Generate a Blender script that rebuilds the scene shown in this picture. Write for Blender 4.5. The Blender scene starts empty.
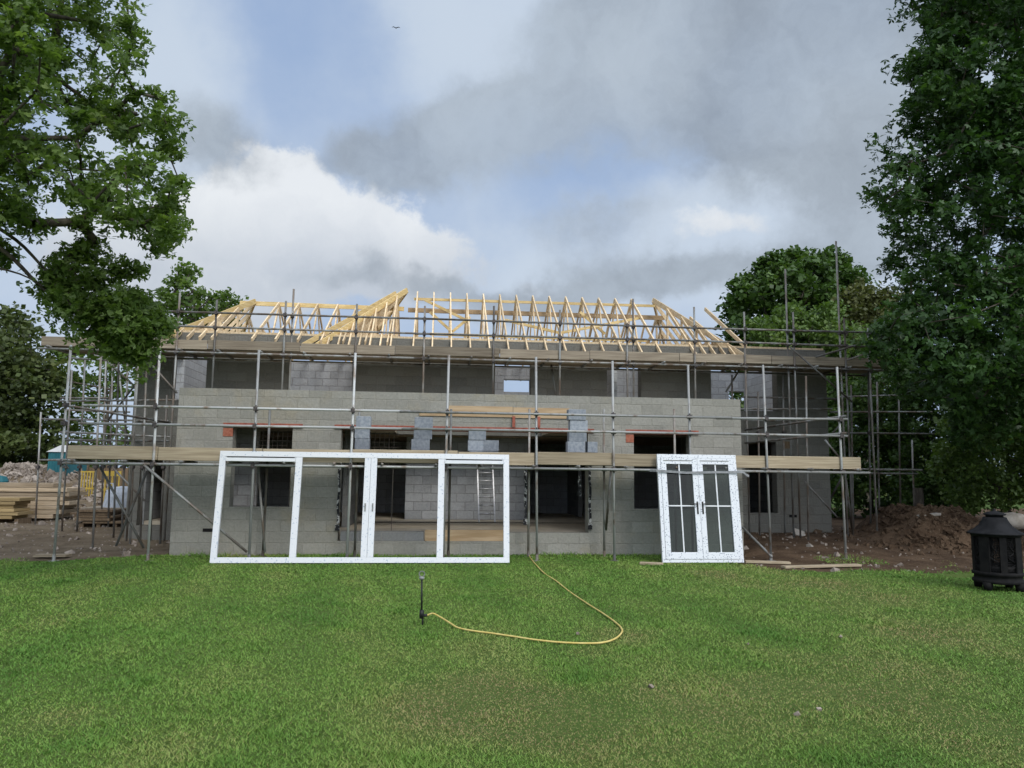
import bpy, math, random
import numpy as np
from mathutils import Vector, Matrix

random.seed(7)
rng = np.random.default_rng(11)
S = bpy.context.scene
COL = S.collection

# ------------------------------------------------------------------ camera
FOC = 760.0
YAW, PITCH, ROLL = math.radians(5.8), math.radians(6.75), math.radians(0.62)
CAM = Vector((0, 0, 1.65))
Fv = Vector((math.sin(YAW) * math.cos(PITCH), math.cos(YAW) * math.cos(PITCH), math.sin(PITCH)))
R0 = Vector((math.cos(YAW), -math.sin(YAW), 0))
U0 = R0.cross(Fv)
Rv = R0 * math.cos(ROLL) + U0 * math.sin(ROLL)
Uv = -R0 * math.sin(ROLL) + U0 * math.cos(ROLL)
cd = bpy.data.cameras.new('camera')
cam = bpy.data.objects.new('camera', cd)
COL.objects.link(cam)
cd.sensor_width = 36
cd.lens = 36 * FOC / 1024
cd.clip_start = 0.1
cd.clip_end = 3000
m = Matrix.Identity(4)
for i, v in enumerate((Rv, Uv, -Fv)):
    for k in range(3):
        m[k][i] = v[k]
m.translation = CAM
cam.matrix_world = m
S.camera = cam


def ray(px, py):
    return Fv + Rv * ((px - 512) / FOC) + Uv * ((384 - py) / FOC)


def P(px, py, Y):
    """the point of the survey plane y = Y seen in direction (px, py)"""
    d = ray(px, py)
    return CAM + d * (Y / d.y)


def G(px, py, z=0.0):
    d = ray(px, py)
    return CAM + d * ((z - CAM.z) / d.z)


def PX(px, py, Y):
    return P(px, py, Y).x


# ------------------------------------------------------------------ objects
def tag(o, label=None, cat=None, group=None, kind=None):
    if label: o['label'] = label
    if cat: o['category'] = cat
    if group: o['group'] = group
    if kind: o['kind'] = kind
    return o


def thing(name, label, cat, loc=(0, 0, 0), group=None):
    o = bpy.data.objects.new(name, None)
    COL.objects.link(o)
    o.location = loc
    o.empty_display_size = 0.2
    return tag(o, label, cat, group)


def root_loc(p):
    v = Vector((0, 0, 0))
    while p is not None:
        v += p.location
        p = p.parent
    return v


class MB:
    def __init__(self):
        self.v, self.f = [], []

    def add(self, vs, fs):
        n = len(self.v)
        self.v += [tuple(x) for x in vs]
        self.f += [tuple(i + n for i in f) for f in fs]
        return self

    def box(self, x0, x1, y0, y1, z0, z1):
        vs = [(x0, y0, z0), (x1, y0, z0), (x1, y1, z0), (x0, y1, z0), (x0, y0, z1), (x1, y0, z1), (x1, y1, z1), (x0, y1, z1)]
        return self.add(vs, [(0, 3, 2, 1), (4, 5, 6, 7), (0, 1, 5, 4), (1, 2, 6, 5), (2, 3, 7, 6), (3, 0, 4, 7)])

    def tube(self, p, q, r, n=8, r2=None, cap=True):
        p, q = Vector(p), Vector(q)
        d = (q - p).normalized()
        a = Vector((0, 0, 1)) if abs(d.z) < 0.9 else Vector((1, 0, 0))
        u = d.cross(a).normalized()
        w = d.cross(u)
        r2 = r if r2 is None else r2
        vs = []
        for c, rr in ((p, r), (q, r2)):
            for k in range(n):
                t = 2 * math.pi * k / n
                vs.append(c + u * (math.cos(t) * rr) + w * (math.sin(t) * rr))
        fs = [(k, (k + 1) % n, n + (k + 1) % n, n + k) for k in range(n)]
        if cap: fs += [tuple(range(n))[::-1], tuple(range(n, 2 * n))]
        return self.add(vs, fs)

    def path(self, pts, r, n=8):
        pts = [Vector(p) for p in pts]
        vs, fs = [], []
        for i, c in enumerate(pts):
            d = (pts[min(i + 1, len(pts) - 1)] - pts[max(i - 1, 0)]).normalized()
            a = Vector((0, 0, 1)) if abs(d.z) < 0.9 else Vector((1, 0, 0))
            u = d.cross(a).normalized()
            w = d.cross(u)
            for k in range(n):
                t = 2 * math.pi * k / n
                vs.append(c + u * (math.cos(t) * r) + w * (math.sin(t) * r))
            if i:
                b = (i - 1) * n
                fs += [(b + k, b + (k + 1) % n, b + n + (k + 1) % n, b + n + k) for k in range(n)]
        e = (len(pts) - 1) * n
        fs += [tuple(range(n))[::-1], tuple(range(e, e + n))]
        return self.add(vs, fs)

    def beam(self, p, q, w, h, up=(0, 0, 1)):
        """plank from p to q: w across, h in the 'up' sense"""
        p, q = Vector(p), Vector(q)
        d = (q - p).normalized()
        u = d.cross(Vector(up))
        if u.length < 1e-4: u = d.cross(Vector((0, 1, 0)))
        u.normalize()
        k = u.cross(d).normalized()
        vs = []
        for c in (p, q):
            for a, b in ((-1, -1), (1, -1), (1, 1), (-1, 1)):
                vs.append(c + u * (a * w / 2) + k * (b * h / 2))
        return self.add(vs, [(0, 1, 2, 3), (7, 6, 5, 4), (0, 4, 5, 1), (1, 5, 6, 2), (2, 6, 7, 3), (3, 7, 4, 0)])

    def lathe(self, c, prof, n=24, a0=0.0):
        c = Vector(c)
        vs, fs = [], []
        for i, (r, z) in enumerate(prof):
            for k in range(n):
                t = a0 + 2 * math.pi * k / n
                vs.append(c + Vector((math.cos(t) * r, math.sin(t) * r, z)))
            if i:
                b = (i - 1) * n
                fs += [(b + k, b + (k + 1) % n, b + n + (k + 1) % n, b + n + k) for k in range(n)]
        e = (len(prof) - 1) * n
        if prof[0][0] > 1e-4: fs.append(tuple(range(n))[::-1])
        if prof[-1][0] > 1e-4: fs.append(tuple(range(e, e + n)))
        return self.add(vs, fs)

    def wall(self, x0, x1, y0, y1, z0, z1, ops=(), along='x'):
        """block wall with rectangular openings (a0, a1, z0, z1)"""
        xs = sorted({x0, x1} | {min(max(v, x0), x1) for o in ops for v in o[:2]})
        zs = sorted({z0, z1} | {min(max(v, z0), z1) for o in ops for v in o[2:4]})
        nx, nz = len(xs) - 1, len(zs) - 1
        solid = [[not any(o[0] < (xs[i] + xs[i + 1]) / 2 < o[1] and o[2] < (zs[k] + zs[k + 1]) / 2 < o[3] for o in ops)
                  for k in range(nz)] for i in range(nx)]

        def pt(a, b, z):
            return (a, b, z) if along == 'x' else (b, a, z)

        def ok(i, k):
            return 0 <= i < nx and 0 <= k < nz and solid[i][k]
        for i in range(nx):
            for k in range(nz):
                if not solid[i][k]: continue
                a0, a1, b0, b1 = xs[i], xs[i + 1], zs[k], zs[k + 1]
                self.add([pt(a0, y0, b0), pt(a1, y0, b0), pt(a1, y0, b1), pt(a0, y0, b1)], [(0, 1, 2, 3)])
                self.add([pt(a0, y1, b0), pt(a1, y1, b0), pt(a1, y1, b1), pt(a0, y1, b1)], [(3, 2, 1, 0)])
                if not ok(i - 1, k): self.add([pt(a0, y0, b0), pt(a0, y1, b0), pt(a0, y1, b1), pt(a0, y0, b1)], [(3, 2, 1, 0)])
                if not ok(i + 1, k): self.add([pt(a1, y0, b0), pt(a1, y1, b0), pt(a1, y1, b1), pt(a1, y0, b1)], [(0, 1, 2, 3)])
                if not ok(i, k - 1): self.add([pt(a0, y0, b0), pt(a1, y0, b0), pt(a1, y1, b0), pt(a0, y1, b0)], [(3, 2, 1, 0)])
                if not ok(i, k + 1): self.add([pt(a0, y0, b1), pt(a1, y0, b1), pt(a1, y1, b1), pt(a0, y1, b1)], [(0, 1, 2, 3)])
        return self

    def build(self, name, mat, parent=None, smooth=False, bevel=0.0):
        o = arr_obj(name, np.array(self.v, dtype=np.float64), self.f, mat, parent, smooth)
        if bevel:
            b = o.modifiers.new('bevel', 'BEVEL')
            b.width = bevel
            b.segments = 2
            b.limit_method = 'ANGLE'
        return o


def arr_obj(name, v, faces, mat, parent=None, smooth=False, attr=None):
    """faces: list of tuples or an (M, k) array"""
    off = np.array(root_loc(parent))
    v = np.asarray(v, dtype=np.float64) - off
    me = bpy.data.meshes.new(name)
    me.vertices.add(len(v))
    me.vertices.foreach_set('co', v.astype(np.float32).ravel())
    if isinstance(faces, np.ndarray):
        tot = np.full(len(faces), faces.shape[1], dtype=np.int32)
        idx = faces.astype(np.int32).ravel()
    else:
        tot = np.array([len(f) for f in faces], dtype=np.int32)
        idx = np.array([i for f in faces for i in f], dtype=np.int32)
    me.loops.add(len(idx))
    me.loops.foreach_set('vertex_index', idx)
    me.polygons.add(len(tot))
    st = np.concatenate(([0], np.cumsum(tot)[:-1])).astype(np.int32)
    me.polygons.foreach_set('loop_start', st)
    me.polygons.foreach_set('use_smooth', np.full(len(tot), smooth, dtype=bool))
    if attr is not None:
        a = me.attributes.new('tint', 'FLOAT', 'POINT')
        a.data.foreach_set('value', attr.astype(np.float32))
    me.update(calc_edges=True)
    me.validate()
    if mat: me.materials.append(mat)
    o = bpy.data.objects.new(name, me)
    COL.objects.link(o)
    if parent: o.parent = parent
    return o


# ------------------------------------------------------------------ materials
def newmat(name):
    mt = bpy.data.materials.new(name)
    mt.use_nodes = True
    nt = mt.node_tree
    return mt, nt, nt.nodes['Principled BSDF']


def node(nt, typ, **kw):
    n = nt.nodes.new(typ)
    for k, v in kw.items():
        if k.startswith('i_'):
            n.inputs[k[2:].replace('_', ' ')].default_value = v
        else:
            setattr(n, k, v)
    return n


def link(nt, a, b): nt.links.new(a, b)


def mth(nt, op, a, b=None, c=None, clamp=False):
    n = nt.nodes.new('ShaderNodeMath')
    n.operation = op
    n.use_clamp = clamp
    for i, x in enumerate((a, b, c)):
        if x is None: continue
        if isinstance(x, (int, float)): n.inputs[i].default_value = x
        else: nt.links.new(x, n.inputs[i])
    return n.outputs[0]


def mixc(nt, fac, a, b, mode='MIX'):
    n = nt.nodes.new('ShaderNodeMix')
    n.data_type = 'RGBA'
    n.blend_type = mode
    for s, x in ((n.inputs[0], fac), (n.inputs[6], a), (n.inputs[7], b)):
        if isinstance(x, (int, float)): s.default_value = x
        elif isinstance(x, tuple): s.default_value = x if len(x) == 4 else x + (1,)
        else: nt.links.new(x, s)
    return n.outputs[2]


def noise(nt, vec, scale, detail=4, rough=0.55, dim='3D'):
    n = nt.nodes.new('ShaderNodeTexNoise')
    n.inputs['Scale'].default_value = scale
    n.inputs['Detail'].default_value = detail
    n.inputs['Roughness'].default_value = rough
    if vec is not None: nt.links.new(vec, n.inputs['Vector'])
    return n.outputs['Fac']


def sstep(nt, x, lo, hi):
    n = nt.nodes.new('ShaderNodeMapRange')
    n.interpolation_type = 'SMOOTHSTEP'
    n.inputs[1].default_value, n.inputs[2].default_value = lo, hi
    n.inputs[3].default_value, n.inputs[4].default_value = 0, 1
    nt.links.new(x, n.inputs[0])
    return n.outputs[0]


def pos(nt, scale=(1, 1, 1)):
    g = nt.nodes.new('ShaderNodeNewGeometry')
    mp = nt.nodes.new('ShaderNodeMapping')
    mp.inputs['Scale'].default_value = scale
    nt.links.new(g.outputs['Position'], mp.inputs['Vector'])
    return mp.outputs['Vector']


def bump(nt, bsdf, h, strength=0.3, dist=0.02):
    b = nt.nodes.new('ShaderNodeBump')
    b.inputs['Strength'].default_value = strength
    b.inputs['Distance'].default_value = dist
    nt.links.new(h, b.inputs['Height'])
    nt.links.new(b.outputs['Normal'], bsdf.inputs['Normal'])


def plain(name, c1, c2, scale=6, rough=0.7, metal=0.0, stretch=(1, 1, 1), rand=0.0, bmp=0.15, lo=0.35, hi=0.65, spec=0.3):
    mt, nt, b = newmat(name)
    f = noise(nt, pos(nt, stretch), scale, 6, 0.6)
    col = mixc(nt, sstep(nt, f, lo, hi), c1, c2)
    if rand:
        oi = nt.nodes.new('ShaderNodeObjectInfo')
        k = mth(nt, 'MULTIPLY_ADD', oi.outputs['Random'], 2 * rand, 1 - rand)
        cc = nt.nodes.new('ShaderNodeCombineXYZ')
        for i in range(3): nt.links.new(k, cc.inputs[i])
        col = mixc(nt, 1.0, col, cc.outputs[0], 'MULTIPLY')
    link(nt, col, b.inputs['Base Color'])
    b.inputs['Roughness'].default_value = rough
    b.inputs['Metallic'].default_value = metal
    b.inputs['Specular IOR Level'].default_value = spec
    if bmp: bump(nt, b, f, bmp, 0.01)
    return mt


def blockmat(name, c1, c2, mortar, stain=(0.30, 0.27, 0.2)):
    mt, nt, b = newmat(name)
    g = nt.nodes.new('ShaderNodeNewGeometry')
    sp = nt.nodes.new('ShaderNodeSeparateXYZ')
    link(nt, g.outputs['Position'], sp.inputs[0])
    cx = nt.nodes.new('ShaderNodeCombineXYZ')
    wob = mth(nt, 'MULTIPLY', mth(nt, 'SUBTRACT', noise(nt, g.outputs['Position'], 5, 2), 0.5), 0.02)
    link(nt, mth(nt, 'ADD', mth(nt, 'ADD', sp.outputs[0], sp.outputs[1]), wob), cx.inputs[0])
    link(nt, mth(nt, 'ADD', sp.outputs[2], wob), cx.inputs[1])
    br = nt.nodes.new('ShaderNodeTexBrick')
    link(nt, cx.outputs[0], br.inputs['Vector'])
    br.inputs['Scale'].default_value = 1
    br.inputs['Brick Width'].default_value = 0.45
    br.inputs['Row Height'].default_value = 0.225
    br.inputs['Mortar Size'].default_value = 0.011
    br.inputs['Mortar Smooth'].default_value = 0.4
    br.inputs['Bias'].default_value = 0.0
    br.inputs['Color1'].default_value = c1 + (1,)
    br.inputs['Color2'].default_value = c2 + (1,)
    br.inputs['Mortar'].default_value = mortar + (1,)
    n1 = noise(nt, g.outputs['Position'], 1.1, 5, 0.65)
    n2 = noise(nt, g.outputs['Position'], 22, 5, 0.7)
    col = mixc(nt, mth(nt, 'MULTIPLY', sstep(nt, n1, 0.5, 0.72), 0.6), br.outputs['Color'], stain)
    col = mixc(nt, 1.0, col, mixc(nt, sstep(nt, n2, 0.3, 0.7), (0.88, 0.88, 0.88), (1.06, 1.06, 1.05)), 'MULTIPLY')
    # mortar smears left on the face by the trowel
    n3 = noise(nt, pos(nt, (1, 1, 2.5)), 3.2, 3, 0.6)
    col = mixc(nt, mth(nt, 'MULTIPLY', sstep(nt, n3, 0.58, 0.68), 0.5), col, mortar)
    link(nt, col, b.inputs['Base Color'])
    b.inputs['Roughness'].default_value = 0.95
    b.inputs['Specular IOR Level'].default_value = 0.15
    h = mth(nt, 'ADD', mth(nt, 'MULTIPLY', br.outputs['Fac'], -0.8), n2)
    bump(nt, b, h, 0.8, 0.015)
    return mt


def leafmat(name, dark, mid, light, trans=0.3):
    mt, nt, b = newmat(name)
    a = nt.nodes.new('ShaderNodeAttribute')
    a.attribute_name = 'tint'
    r = nt.nodes.new('ShaderNodeValToRGB')
    e = r.color_ramp.elements
    e[0].position, e[0].color = 0.0, dark + (1,)
    e[1].position, e[1].color = 1.0, light + (1,)
    k = e.new(0.55)
    k.color = mid + (1,)
    link(nt, a.outputs['Fac'], r.inputs[0])
    link(nt, r.outputs[0], b.inputs['Base Color'])
    b.inputs['Roughness'].default_value = 0.5
    b.inputs['Specular IOR Level'].default_value = 0.35
    t = nt.nodes.new('ShaderNodeBsdfTranslucent')
    link(nt, mixc(nt, 1.0, r.outputs[0], (1.25, 1.35, 0.6), 'MULTIPLY'), t.inputs['Color'])
    mx = nt.nodes.new('ShaderNodeMixShader')
    mx.inputs[0].default_value = trans
    link(nt, b.outputs[0], mx.inputs[1])
    link(nt, t.outputs[0], mx.inputs[2])
    link(nt, mx.outputs[0], nt.nodes['Material Output'].inputs[0])
    return mt


M = {}
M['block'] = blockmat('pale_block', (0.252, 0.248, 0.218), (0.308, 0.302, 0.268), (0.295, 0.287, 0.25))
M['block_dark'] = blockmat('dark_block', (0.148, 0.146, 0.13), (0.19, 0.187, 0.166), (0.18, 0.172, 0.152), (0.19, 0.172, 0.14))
M['block_grey'] = blockmat('grey_block', (0.17, 0.174, 0.172), (0.24, 0.243, 0.24), (0.25, 0.245, 0.23), (0.2, 0.19, 0.17))
M['block_blue'] = blockmat('blue_block', (0.35, 0.362, 0.37), (0.45, 0.462, 0.47), (0.29, 0.29, 0.29), (0.40, 0.41, 0.42))
M['loose_block'] = plain('loose_block', (0.21, 0.235, 0.27), (0.30, 0.325, 0.355), 18, 0.95, rand=0.25, bmp=0.3)
M['slab'] = plain('floor_screed', (0.46, 0.40, 0.30), (0.57, 0.50, 0.39), 3, 0.9)
M['joist'] = plain('floor_chipboard', (0.26, 0.2, 0.13), (0.34, 0.26, 0.17), 5, 0.9)
M['steel'] = plain('galvanised_tube', (0.15, 0.12, 0.095), (0.27, 0.28, 0.27), 5, 0.6, 0.4, rand=0.4, stretch=(1, 1, .4))
M['steel_light'] = plain('newer_galvanised_tube', (0.24, 0.19, 0.15), (0.41, 0.42, 0.41), 5, 0.6, 0.4, rand=0.3, stretch=(1, 1, .5), lo=.3, hi=.5)
M['coupler'] = plain('rusty_coupler', (0.05, 0.05, 0.055), (0.13, 0.11, 0.1), 30, 0.7, 0.4)
M['board'] = plain('scaffold_board', (0.26, 0.21, 0.14), (0.40, 0.335, 0.235), 4, 0.9, stretch=(0.35, 3, 9), rand=0.22, lo=.3, hi=.7)
M['old_board'] = plain('weathered_board', (0.19, 0.155, 0.115), (0.31, 0.265, 0.2), 4, 0.9, stretch=(0.35, 3, 9), rand=0.3, lo=.3, hi=.7)
M['truss'] = plain('fresh_softwood', (0.60, 0.45, 0.27), (0.76, 0.61, 0.40), 5, 0.75, rand=0.18, stretch=(4, 0.6, 2))
M['truss_yellow'] = plain('treated_softwood', (0.55, 0.40, 0.17), (0.70, 0.54, 0.27), 5, 0.75, rand=0.15, stretch=(0.6, 0.6, 4))
M['ply'] = plain('shuttering_ply', (0.36, 0.25, 0.14), (0.47, 0.35, 0.22), 3, 0.8, stretch=(0.5, 1, 5))
M['red'] = plain('red_oxide_steel', (0.24, 0.06, 0.04), (0.34, 0.11, 0.07), 12, 0.7)
M['brick_red'] = plain('red_clay', (0.26, 0.085, 0.05), (0.36, 0.14, 0.09), 20, 0.85)
M['dpc'] = plain('cavity_strip', (0.015, 0.015, 0.017), (0.45, 0.45, 0.43), 14, 0.8, lo=.52, hi=.58)
M['black'] = plain('black_iron', (0.006, 0.006, 0.0065), (0.013, 0.0125, 0.012), 10, 0.8, 0.0, spec=.15)
M['lid'] = plain('sooty_lid', (0.007, 0.0075, 0.0085), (0.016, 0.0165, 0.018), 7, 0.8, 0.0, spec=.15)
M['plastic_black'] = plain('black_plastic', (0.012, 0.014, 0.013), (0.02, 0.022, 0.02), 10, 0.5)
M['grey_plastic'] = plain('grey_plastic', (0.16, 0.17, 0.16), (0.22, 0.23, 0.22), 10, 0.5)
M['hose'] = plain('yellow_hose', (0.55, 0.42, 0.12), (0.66, 0.54, 0.2), 8, 0.5)
M['alu'] = plain('ladder_aluminium', (0.5, 0.5, 0.5), (0.62, 0.62, 0.62), 12, 0.4, 0.5)
M['strap'] = plain('grey_strap', (0.2, 0.21, 0.22), (0.3, 0.31, 0.32), 20, 0.9)
M['teal'] = plain('teal_paint', (0.015, 0.10, 0.12), (0.025, 0.14, 0.16), 3, 0.5)
M['whiteroof'] = plain('white_sheet_roof', (0.62, 0.63, 0.63), (0.75, 0.76, 0.76), 2, 0.6)
M['yellow'] = plain('yellow_plastic', (0.36, 0.25, 0.04), (0.46, 0.33, 0.06), 4, 0.5)
M['fence'] = plain('fence_timber', (0.13, 0.09, 0.055), (0.2, 0.145, 0.09), 5, 0.9, stretch=(6, 6, .5))
M['bag'] = plain('woven_bag', (0.38, 0.42, 0.47), (0.55, 0.58, 0.62), 5, 0.8)
M['osb'] = plain('sheet_timber', (0.29, 0.22, 0.14), (0.45, 0.36, 0.25), 4, 0.85, stretch=(.4, .4, 14), rand=.28)
M['osb2'] = plain('yellow_planks', (0.25, 0.18, 0.085), (0.40, 0.3, 0.15), 4, 0.85, stretch=(.4, .4, 14), rand=.28)
M['stone'] = plain('rubble_stone', (0.16, 0.13, 0.105), (0.36, 0.31, 0.26), 2.5, 0.95, rand=.1)
M['boulder'] = plain('pale_boulder', (0.25, 0.225, 0.19), (0.40, 0.37, 0.325), 5, 0.95)
M['bark'] = plain('bark', (0.045, 0.038, 0.03), (0.11, 0.095, 0.075), 14, 0.95, stretch=(1, 1, .3), bmp=.5)
M['rebar'] = plain('mesh_steel', (0.10, 0.085, 0.07), (0.2, 0.17, 0.14), 12, 0.7, 0.4)
M['bird'] = plain('dark_feathers', (0.02, 0.02, 0.022), (0.04, 0.04, 0.04), 10, 0.8)
M['leaf_l'] = leafmat('maple_leaves', (0.060, 0.108, 0.023), (0.118, 0.188, 0.042), (0.22, 0.30, 0.092), .45)
M['leaf_r'] = leafmat('dark_green_leaves', (0.018, 0.044, 0.011), (0.036, 0.086, 0.019), (0.08, 0.155, 0.036), .28)  # deep green leaf colour of the tall tree at the right
M['leaf_o'] = leafmat('oak_leaves', (0.032, 0.066, 0.014), (0.06, 0.118, 0.025), (0.115, 0.185, 0.043), .28)
M['leaf_b'] = leafmat('bush_leaves', (0.055, 0.10, 0.022), (0.10, 0.17, 0.038), (0.17, 0.24, 0.065), .3)
M['leaf_h'] = leafmat('hedge_leaves', (0.034, 0.05, 0.015), (0.072, 0.10, 0.028), (0.14, 0.165, 0.055), .28)
M['leaf_br'] = leafmat('olive_leaves', (0.045, 0.055, 0.018), (0.085, 0.10, 0.03), (0.14, 0.15, 0.05), .25)


def upvc():
    mt, nt, b = newmat('white_film_upvc')
    p = pos(nt)
    v = nt.nodes.new('ShaderNodeTexVoronoi')
    v.inputs['Scale'].default_value = 27
    link(nt, p, v.inputs['Vector'])
    d = sstep(nt, v.outputs['Distance'], 0.36, 0.2)
    keep = sstep(nt, noise(nt, p, 9, 2), 0.36, 0.46)
    col = mixc(nt, mth(nt, 'MULTIPLY', mth(nt, 'MULTIPLY', d, keep), 0.8), (0.66, 0.69, 0.72), (0.10, 0.13, 0.2))
    link(nt, col, b.inputs['Base Color'])
    b.inputs['Roughness'].default_value = 0.4
    return mt


M['film'] = upvc()
M['upvc'] = plain('white_upvc', (0.62, 0.65, 0.67), (0.70, 0.72, 0.73), 3, 0.35)
M['film_faint'] = plain('white_film', (0.36, 0.43, 0.52), (0.68, 0.70, 0.72), 26, 0.4, lo=.33, hi=.43, bmp=0)


def glass():
    mt, nt, b = newmat('door_glass')
    nt.nodes.remove(b)
    t = nt.nodes.new('ShaderNodeBsdfTransparent')
    t.inputs[0].default_value = (0.46, 0.53, 0.51, 1)
    g = nt.nodes.new('ShaderNodeBsdfGlossy')
    g.inputs['Roughness'].default_value = 0.02
    f = nt.nodes.new('ShaderNodeFresnel')
    f.inputs[0].default_value = 1.42
    x = nt.nodes.new('ShaderNodeMixShader')
    link(nt, mth(nt, 'ADD', f.outputs[0], 0.0), x.inputs[0])
    link(nt, t.outputs[0], x.inputs[1])
    link(nt, g.outputs[0], x.inputs[2])
    link(nt, x.outputs[0], nt.nodes['Material Output'].inputs[0])
    return mt


M['glass'] = glass()

# ------------------------------------------------------------------ world
SUN_EL, SUN_AZ = math.radians(42), math.radians(158)     # azimuth from +Y towards +X: behind the camera, to the right
SUN = Vector((math.sin(SUN_AZ) * math.cos(SUN_EL), math.cos(SUN_AZ) * math.cos(SUN_EL), math.sin(SUN_EL)))


def world():
    w = bpy.data.worlds.new('World')
    S.world = w
    w.use_nodes = True
    nt = w.node_tree
    bg = nt.nodes['Background']
    tc = nt.nodes.new('ShaderNodeTexCoord')
    d0 = tc.outputs['Generated']
    sky = nt.nodes.new('ShaderNodeTexSky')
    sky.sky_type = 'NISHITA'
    sky.sun_disc = False
    sky.sun_elevation = SUN_EL
    sky.sun_rotation = SUN_AZ
    sky.air_density, sky.dust_density, sky.ozone_density = 1.0, 2.0, 1.0

    def vmath(op, a, b):
        n = nt.nodes.new('ShaderNodeVectorMath')
        n.operation = op
        for i, x in enumerate((a, b)):
            if isinstance(x, (tuple, Vector)): n.inputs[i].default_value = tuple(x)
            else: nt.links.new(x, n.inputs[i])
        return n.outputs['Value'] if op == 'DOT_PRODUCT' else n.outputs['Vector']

    def warp(scale, amt, detail=5):
        n = nt.nodes.new('ShaderNodeTexNoise')
        n.inputs['Scale'].default_value = scale
        n.inputs['Detail'].default_value = detail
        n.inputs['Roughness'].default_value = 0.6
        nt.links.new(d0, n.inputs['Vector'])
        o = vmath('SUBTRACT', n.outputs['Color'], (0.5, 0.5, 0.5))
        return vmath('ADD', d0, vmath('MULTIPLY', o, (amt,) * 3))
    dsoft = warp(4.5, 0.19, 9)
    dcrisp = warp(8.0, 0.13, 10)

    def blob(dv, px, py, sx, sy, wgt=1.0):
        c = ray(px, py).normalized()
        r = c.cross(Vector((0, 0, 1))).normalized()
        u = r.cross(c)
        a = vmath('DOT_PRODUCT', dv, r * (FOC / sx))
        b = vmath('DOT_PRODUCT', dv, u * (FOC / sy))
        q = mth(nt, 'ADD', mth(nt, 'MULTIPLY', a, a), mth(nt, 'MULTIPLY', b, b))
        g = mth(nt, 'POWER', 2.718, mth(nt, 'MULTIPLY', q, -0.7))
        front = mth(nt, 'GREATER_THAN', vmath('DOT_PRODUCT', d0, c), 0.0)
        return mth(nt, 'MULTIPLY', mth(nt, 'MULTIPLY', g, front), wgt)

    def total(dv, bl):
        s = blob(dv, *bl[0])
        for x in bl[1:]: s = mth(nt, 'ADD', s, blob(dv, *x))
        return s
    # thin white veil over the blue
    nz = noise(nt, d0, 3.0, 6, 0.55)
    veil = mth(nt, 'ADD', nz, mth(nt, 'MULTIPLY', total(dsoft, [
        (180, 60, 60, 80), (640, 70, 60, 40), (450, 40, 70, 60), (720, 200, 120, 50), (560, 280, 220, 50), (860, 230, 80, 80),
        (130, 180, 60, 90), (900, 90, 60, 60)]), 0.30))
    veil = mth(nt, 'SUBTRACT', veil, mth(nt, 'MULTIPLY', total(dsoft, [(265, 70, 60, 75), (350, 20, 60, 40), (590, 165, 70, 35), (680, 165, 50, 30)]), 0.16))
    veil = sstep(nt, veil, 0.30, 0.86)
    K = 10.0
    blue = mixc(nt, 0.82, sky.outputs[0], (0.37 * K, 0.50 * K, 0.74 * K))
    col = mixc(nt, veil, blue, (0.57 * K, 0.66 * K, 0.78 * K))
    # grey cloud sheets
    gn = mth(nt, 'MULTIPLY', mth(nt, 'SUBTRACT', noise(nt, d0, 5.0, 10, 0.62), 0.5), 1.7)
    gb = total(dsoft, [(600, 45, 55, 50), (690, 45, 70, 55), (800, 30, 90, 50), (870, 70, 60, 40), (720, 95, 60, 22), (435, 135, 70, 36), (360, 172, 52, 26), (520, 112, 50, 22),
                       (780, 165, 70, 26), (850, 190, 60, 30), (215, 150, 42, 36), (605, 215, 70, 16, .6), (600, 250, 60, 20, .6), (690, 275, 110, 18, .8), (480, 288, 150, 16), (860, 255, 90, 24), (700, 145, 120, 18, .45)])
    grey = sstep(nt, mth(nt, 'ADD', gb, gn), 0.24, 0.98)
    # more of the same all round and overhead, where the photograph does not look
    wide = mth(nt, 'MULTIPLY', sstep(nt, noise(nt, d0, 2.2, 6, 0.55), 0.36, 0.56), 0.8)
    z = nt.nodes.new('ShaderNodeSeparateXYZ')
    link(nt, d0, z.inputs[0])
    away = mth(nt, 'MAXIMUM', sstep(nt, z.outputs[2], 0.55, 0.8), sstep(nt, z.outputs[1], 0.35, 0.0))
    col = mixc(nt, mth(nt, 'MULTIPLY', wide, away), col, (0.56 * K, 0.56 * K, 0.57 * K))
    # bright cumulus
    cn = mth(nt, 'MULTIPLY', mth(nt, 'SUBTRACT', noise(nt, d0, 14.0, 10, 0.62), 0.5), 1.1)
    cb = total(dcrisp, [(330, 218, 75, 34), (292, 182, 32, 24), (215, 245, 75, 42), (408, 248, 42, 34), (140, 265, 60, 44), (300, 262, 120, 34), (160, 290, 80, 40), (720, 228, 60, 20, .75), (560, 285, 70, 16, .5)])
    cum = sstep(nt, mth(nt, 'ADD', cb, cn), 0.40, 0.80)
    # heads of the bank are bright, its base thins to the grey of the rest
    high = mth(nt, 'ADD', sstep(nt, z.outputs[2], 0.22, 0.36), mth(nt, 'MULTIPLY', mth(nt, 'SUBTRACT', noise(nt, dcrisp, 8.0, 8, 0.6), 0.5), 1.2), None, True)
    ccol = mixc(nt, high, (0.55 * K, 0.60 * K, 0.67 * K), (0.84 * K, 0.87 * K, 0.90 * K))
    col = mixc(nt, mth(nt, 'MULTIPLY', cum, 0.9), col, ccol)
    gcol = mixc(nt, sstep(nt, noise(nt, dsoft, 5.0, 10, 0.65), 0.25, 0.75), (0.255 * K, 0.295 * K, 0.345 * K), (0.44 * K, 0.51 * K, 0.59 * K))
    col = mixc(nt, mth(nt, 'MULTIPLY', grey, 0.78), col, gcol)
    # sky behind the camera brightened round the sun, an added boost to the light
    glow = mth(nt, 'POWER', mth(nt, 'MAXIMUM', vmath('DOT_PRODUCT', d0, SUN), 0.0), 2.0)
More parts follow.
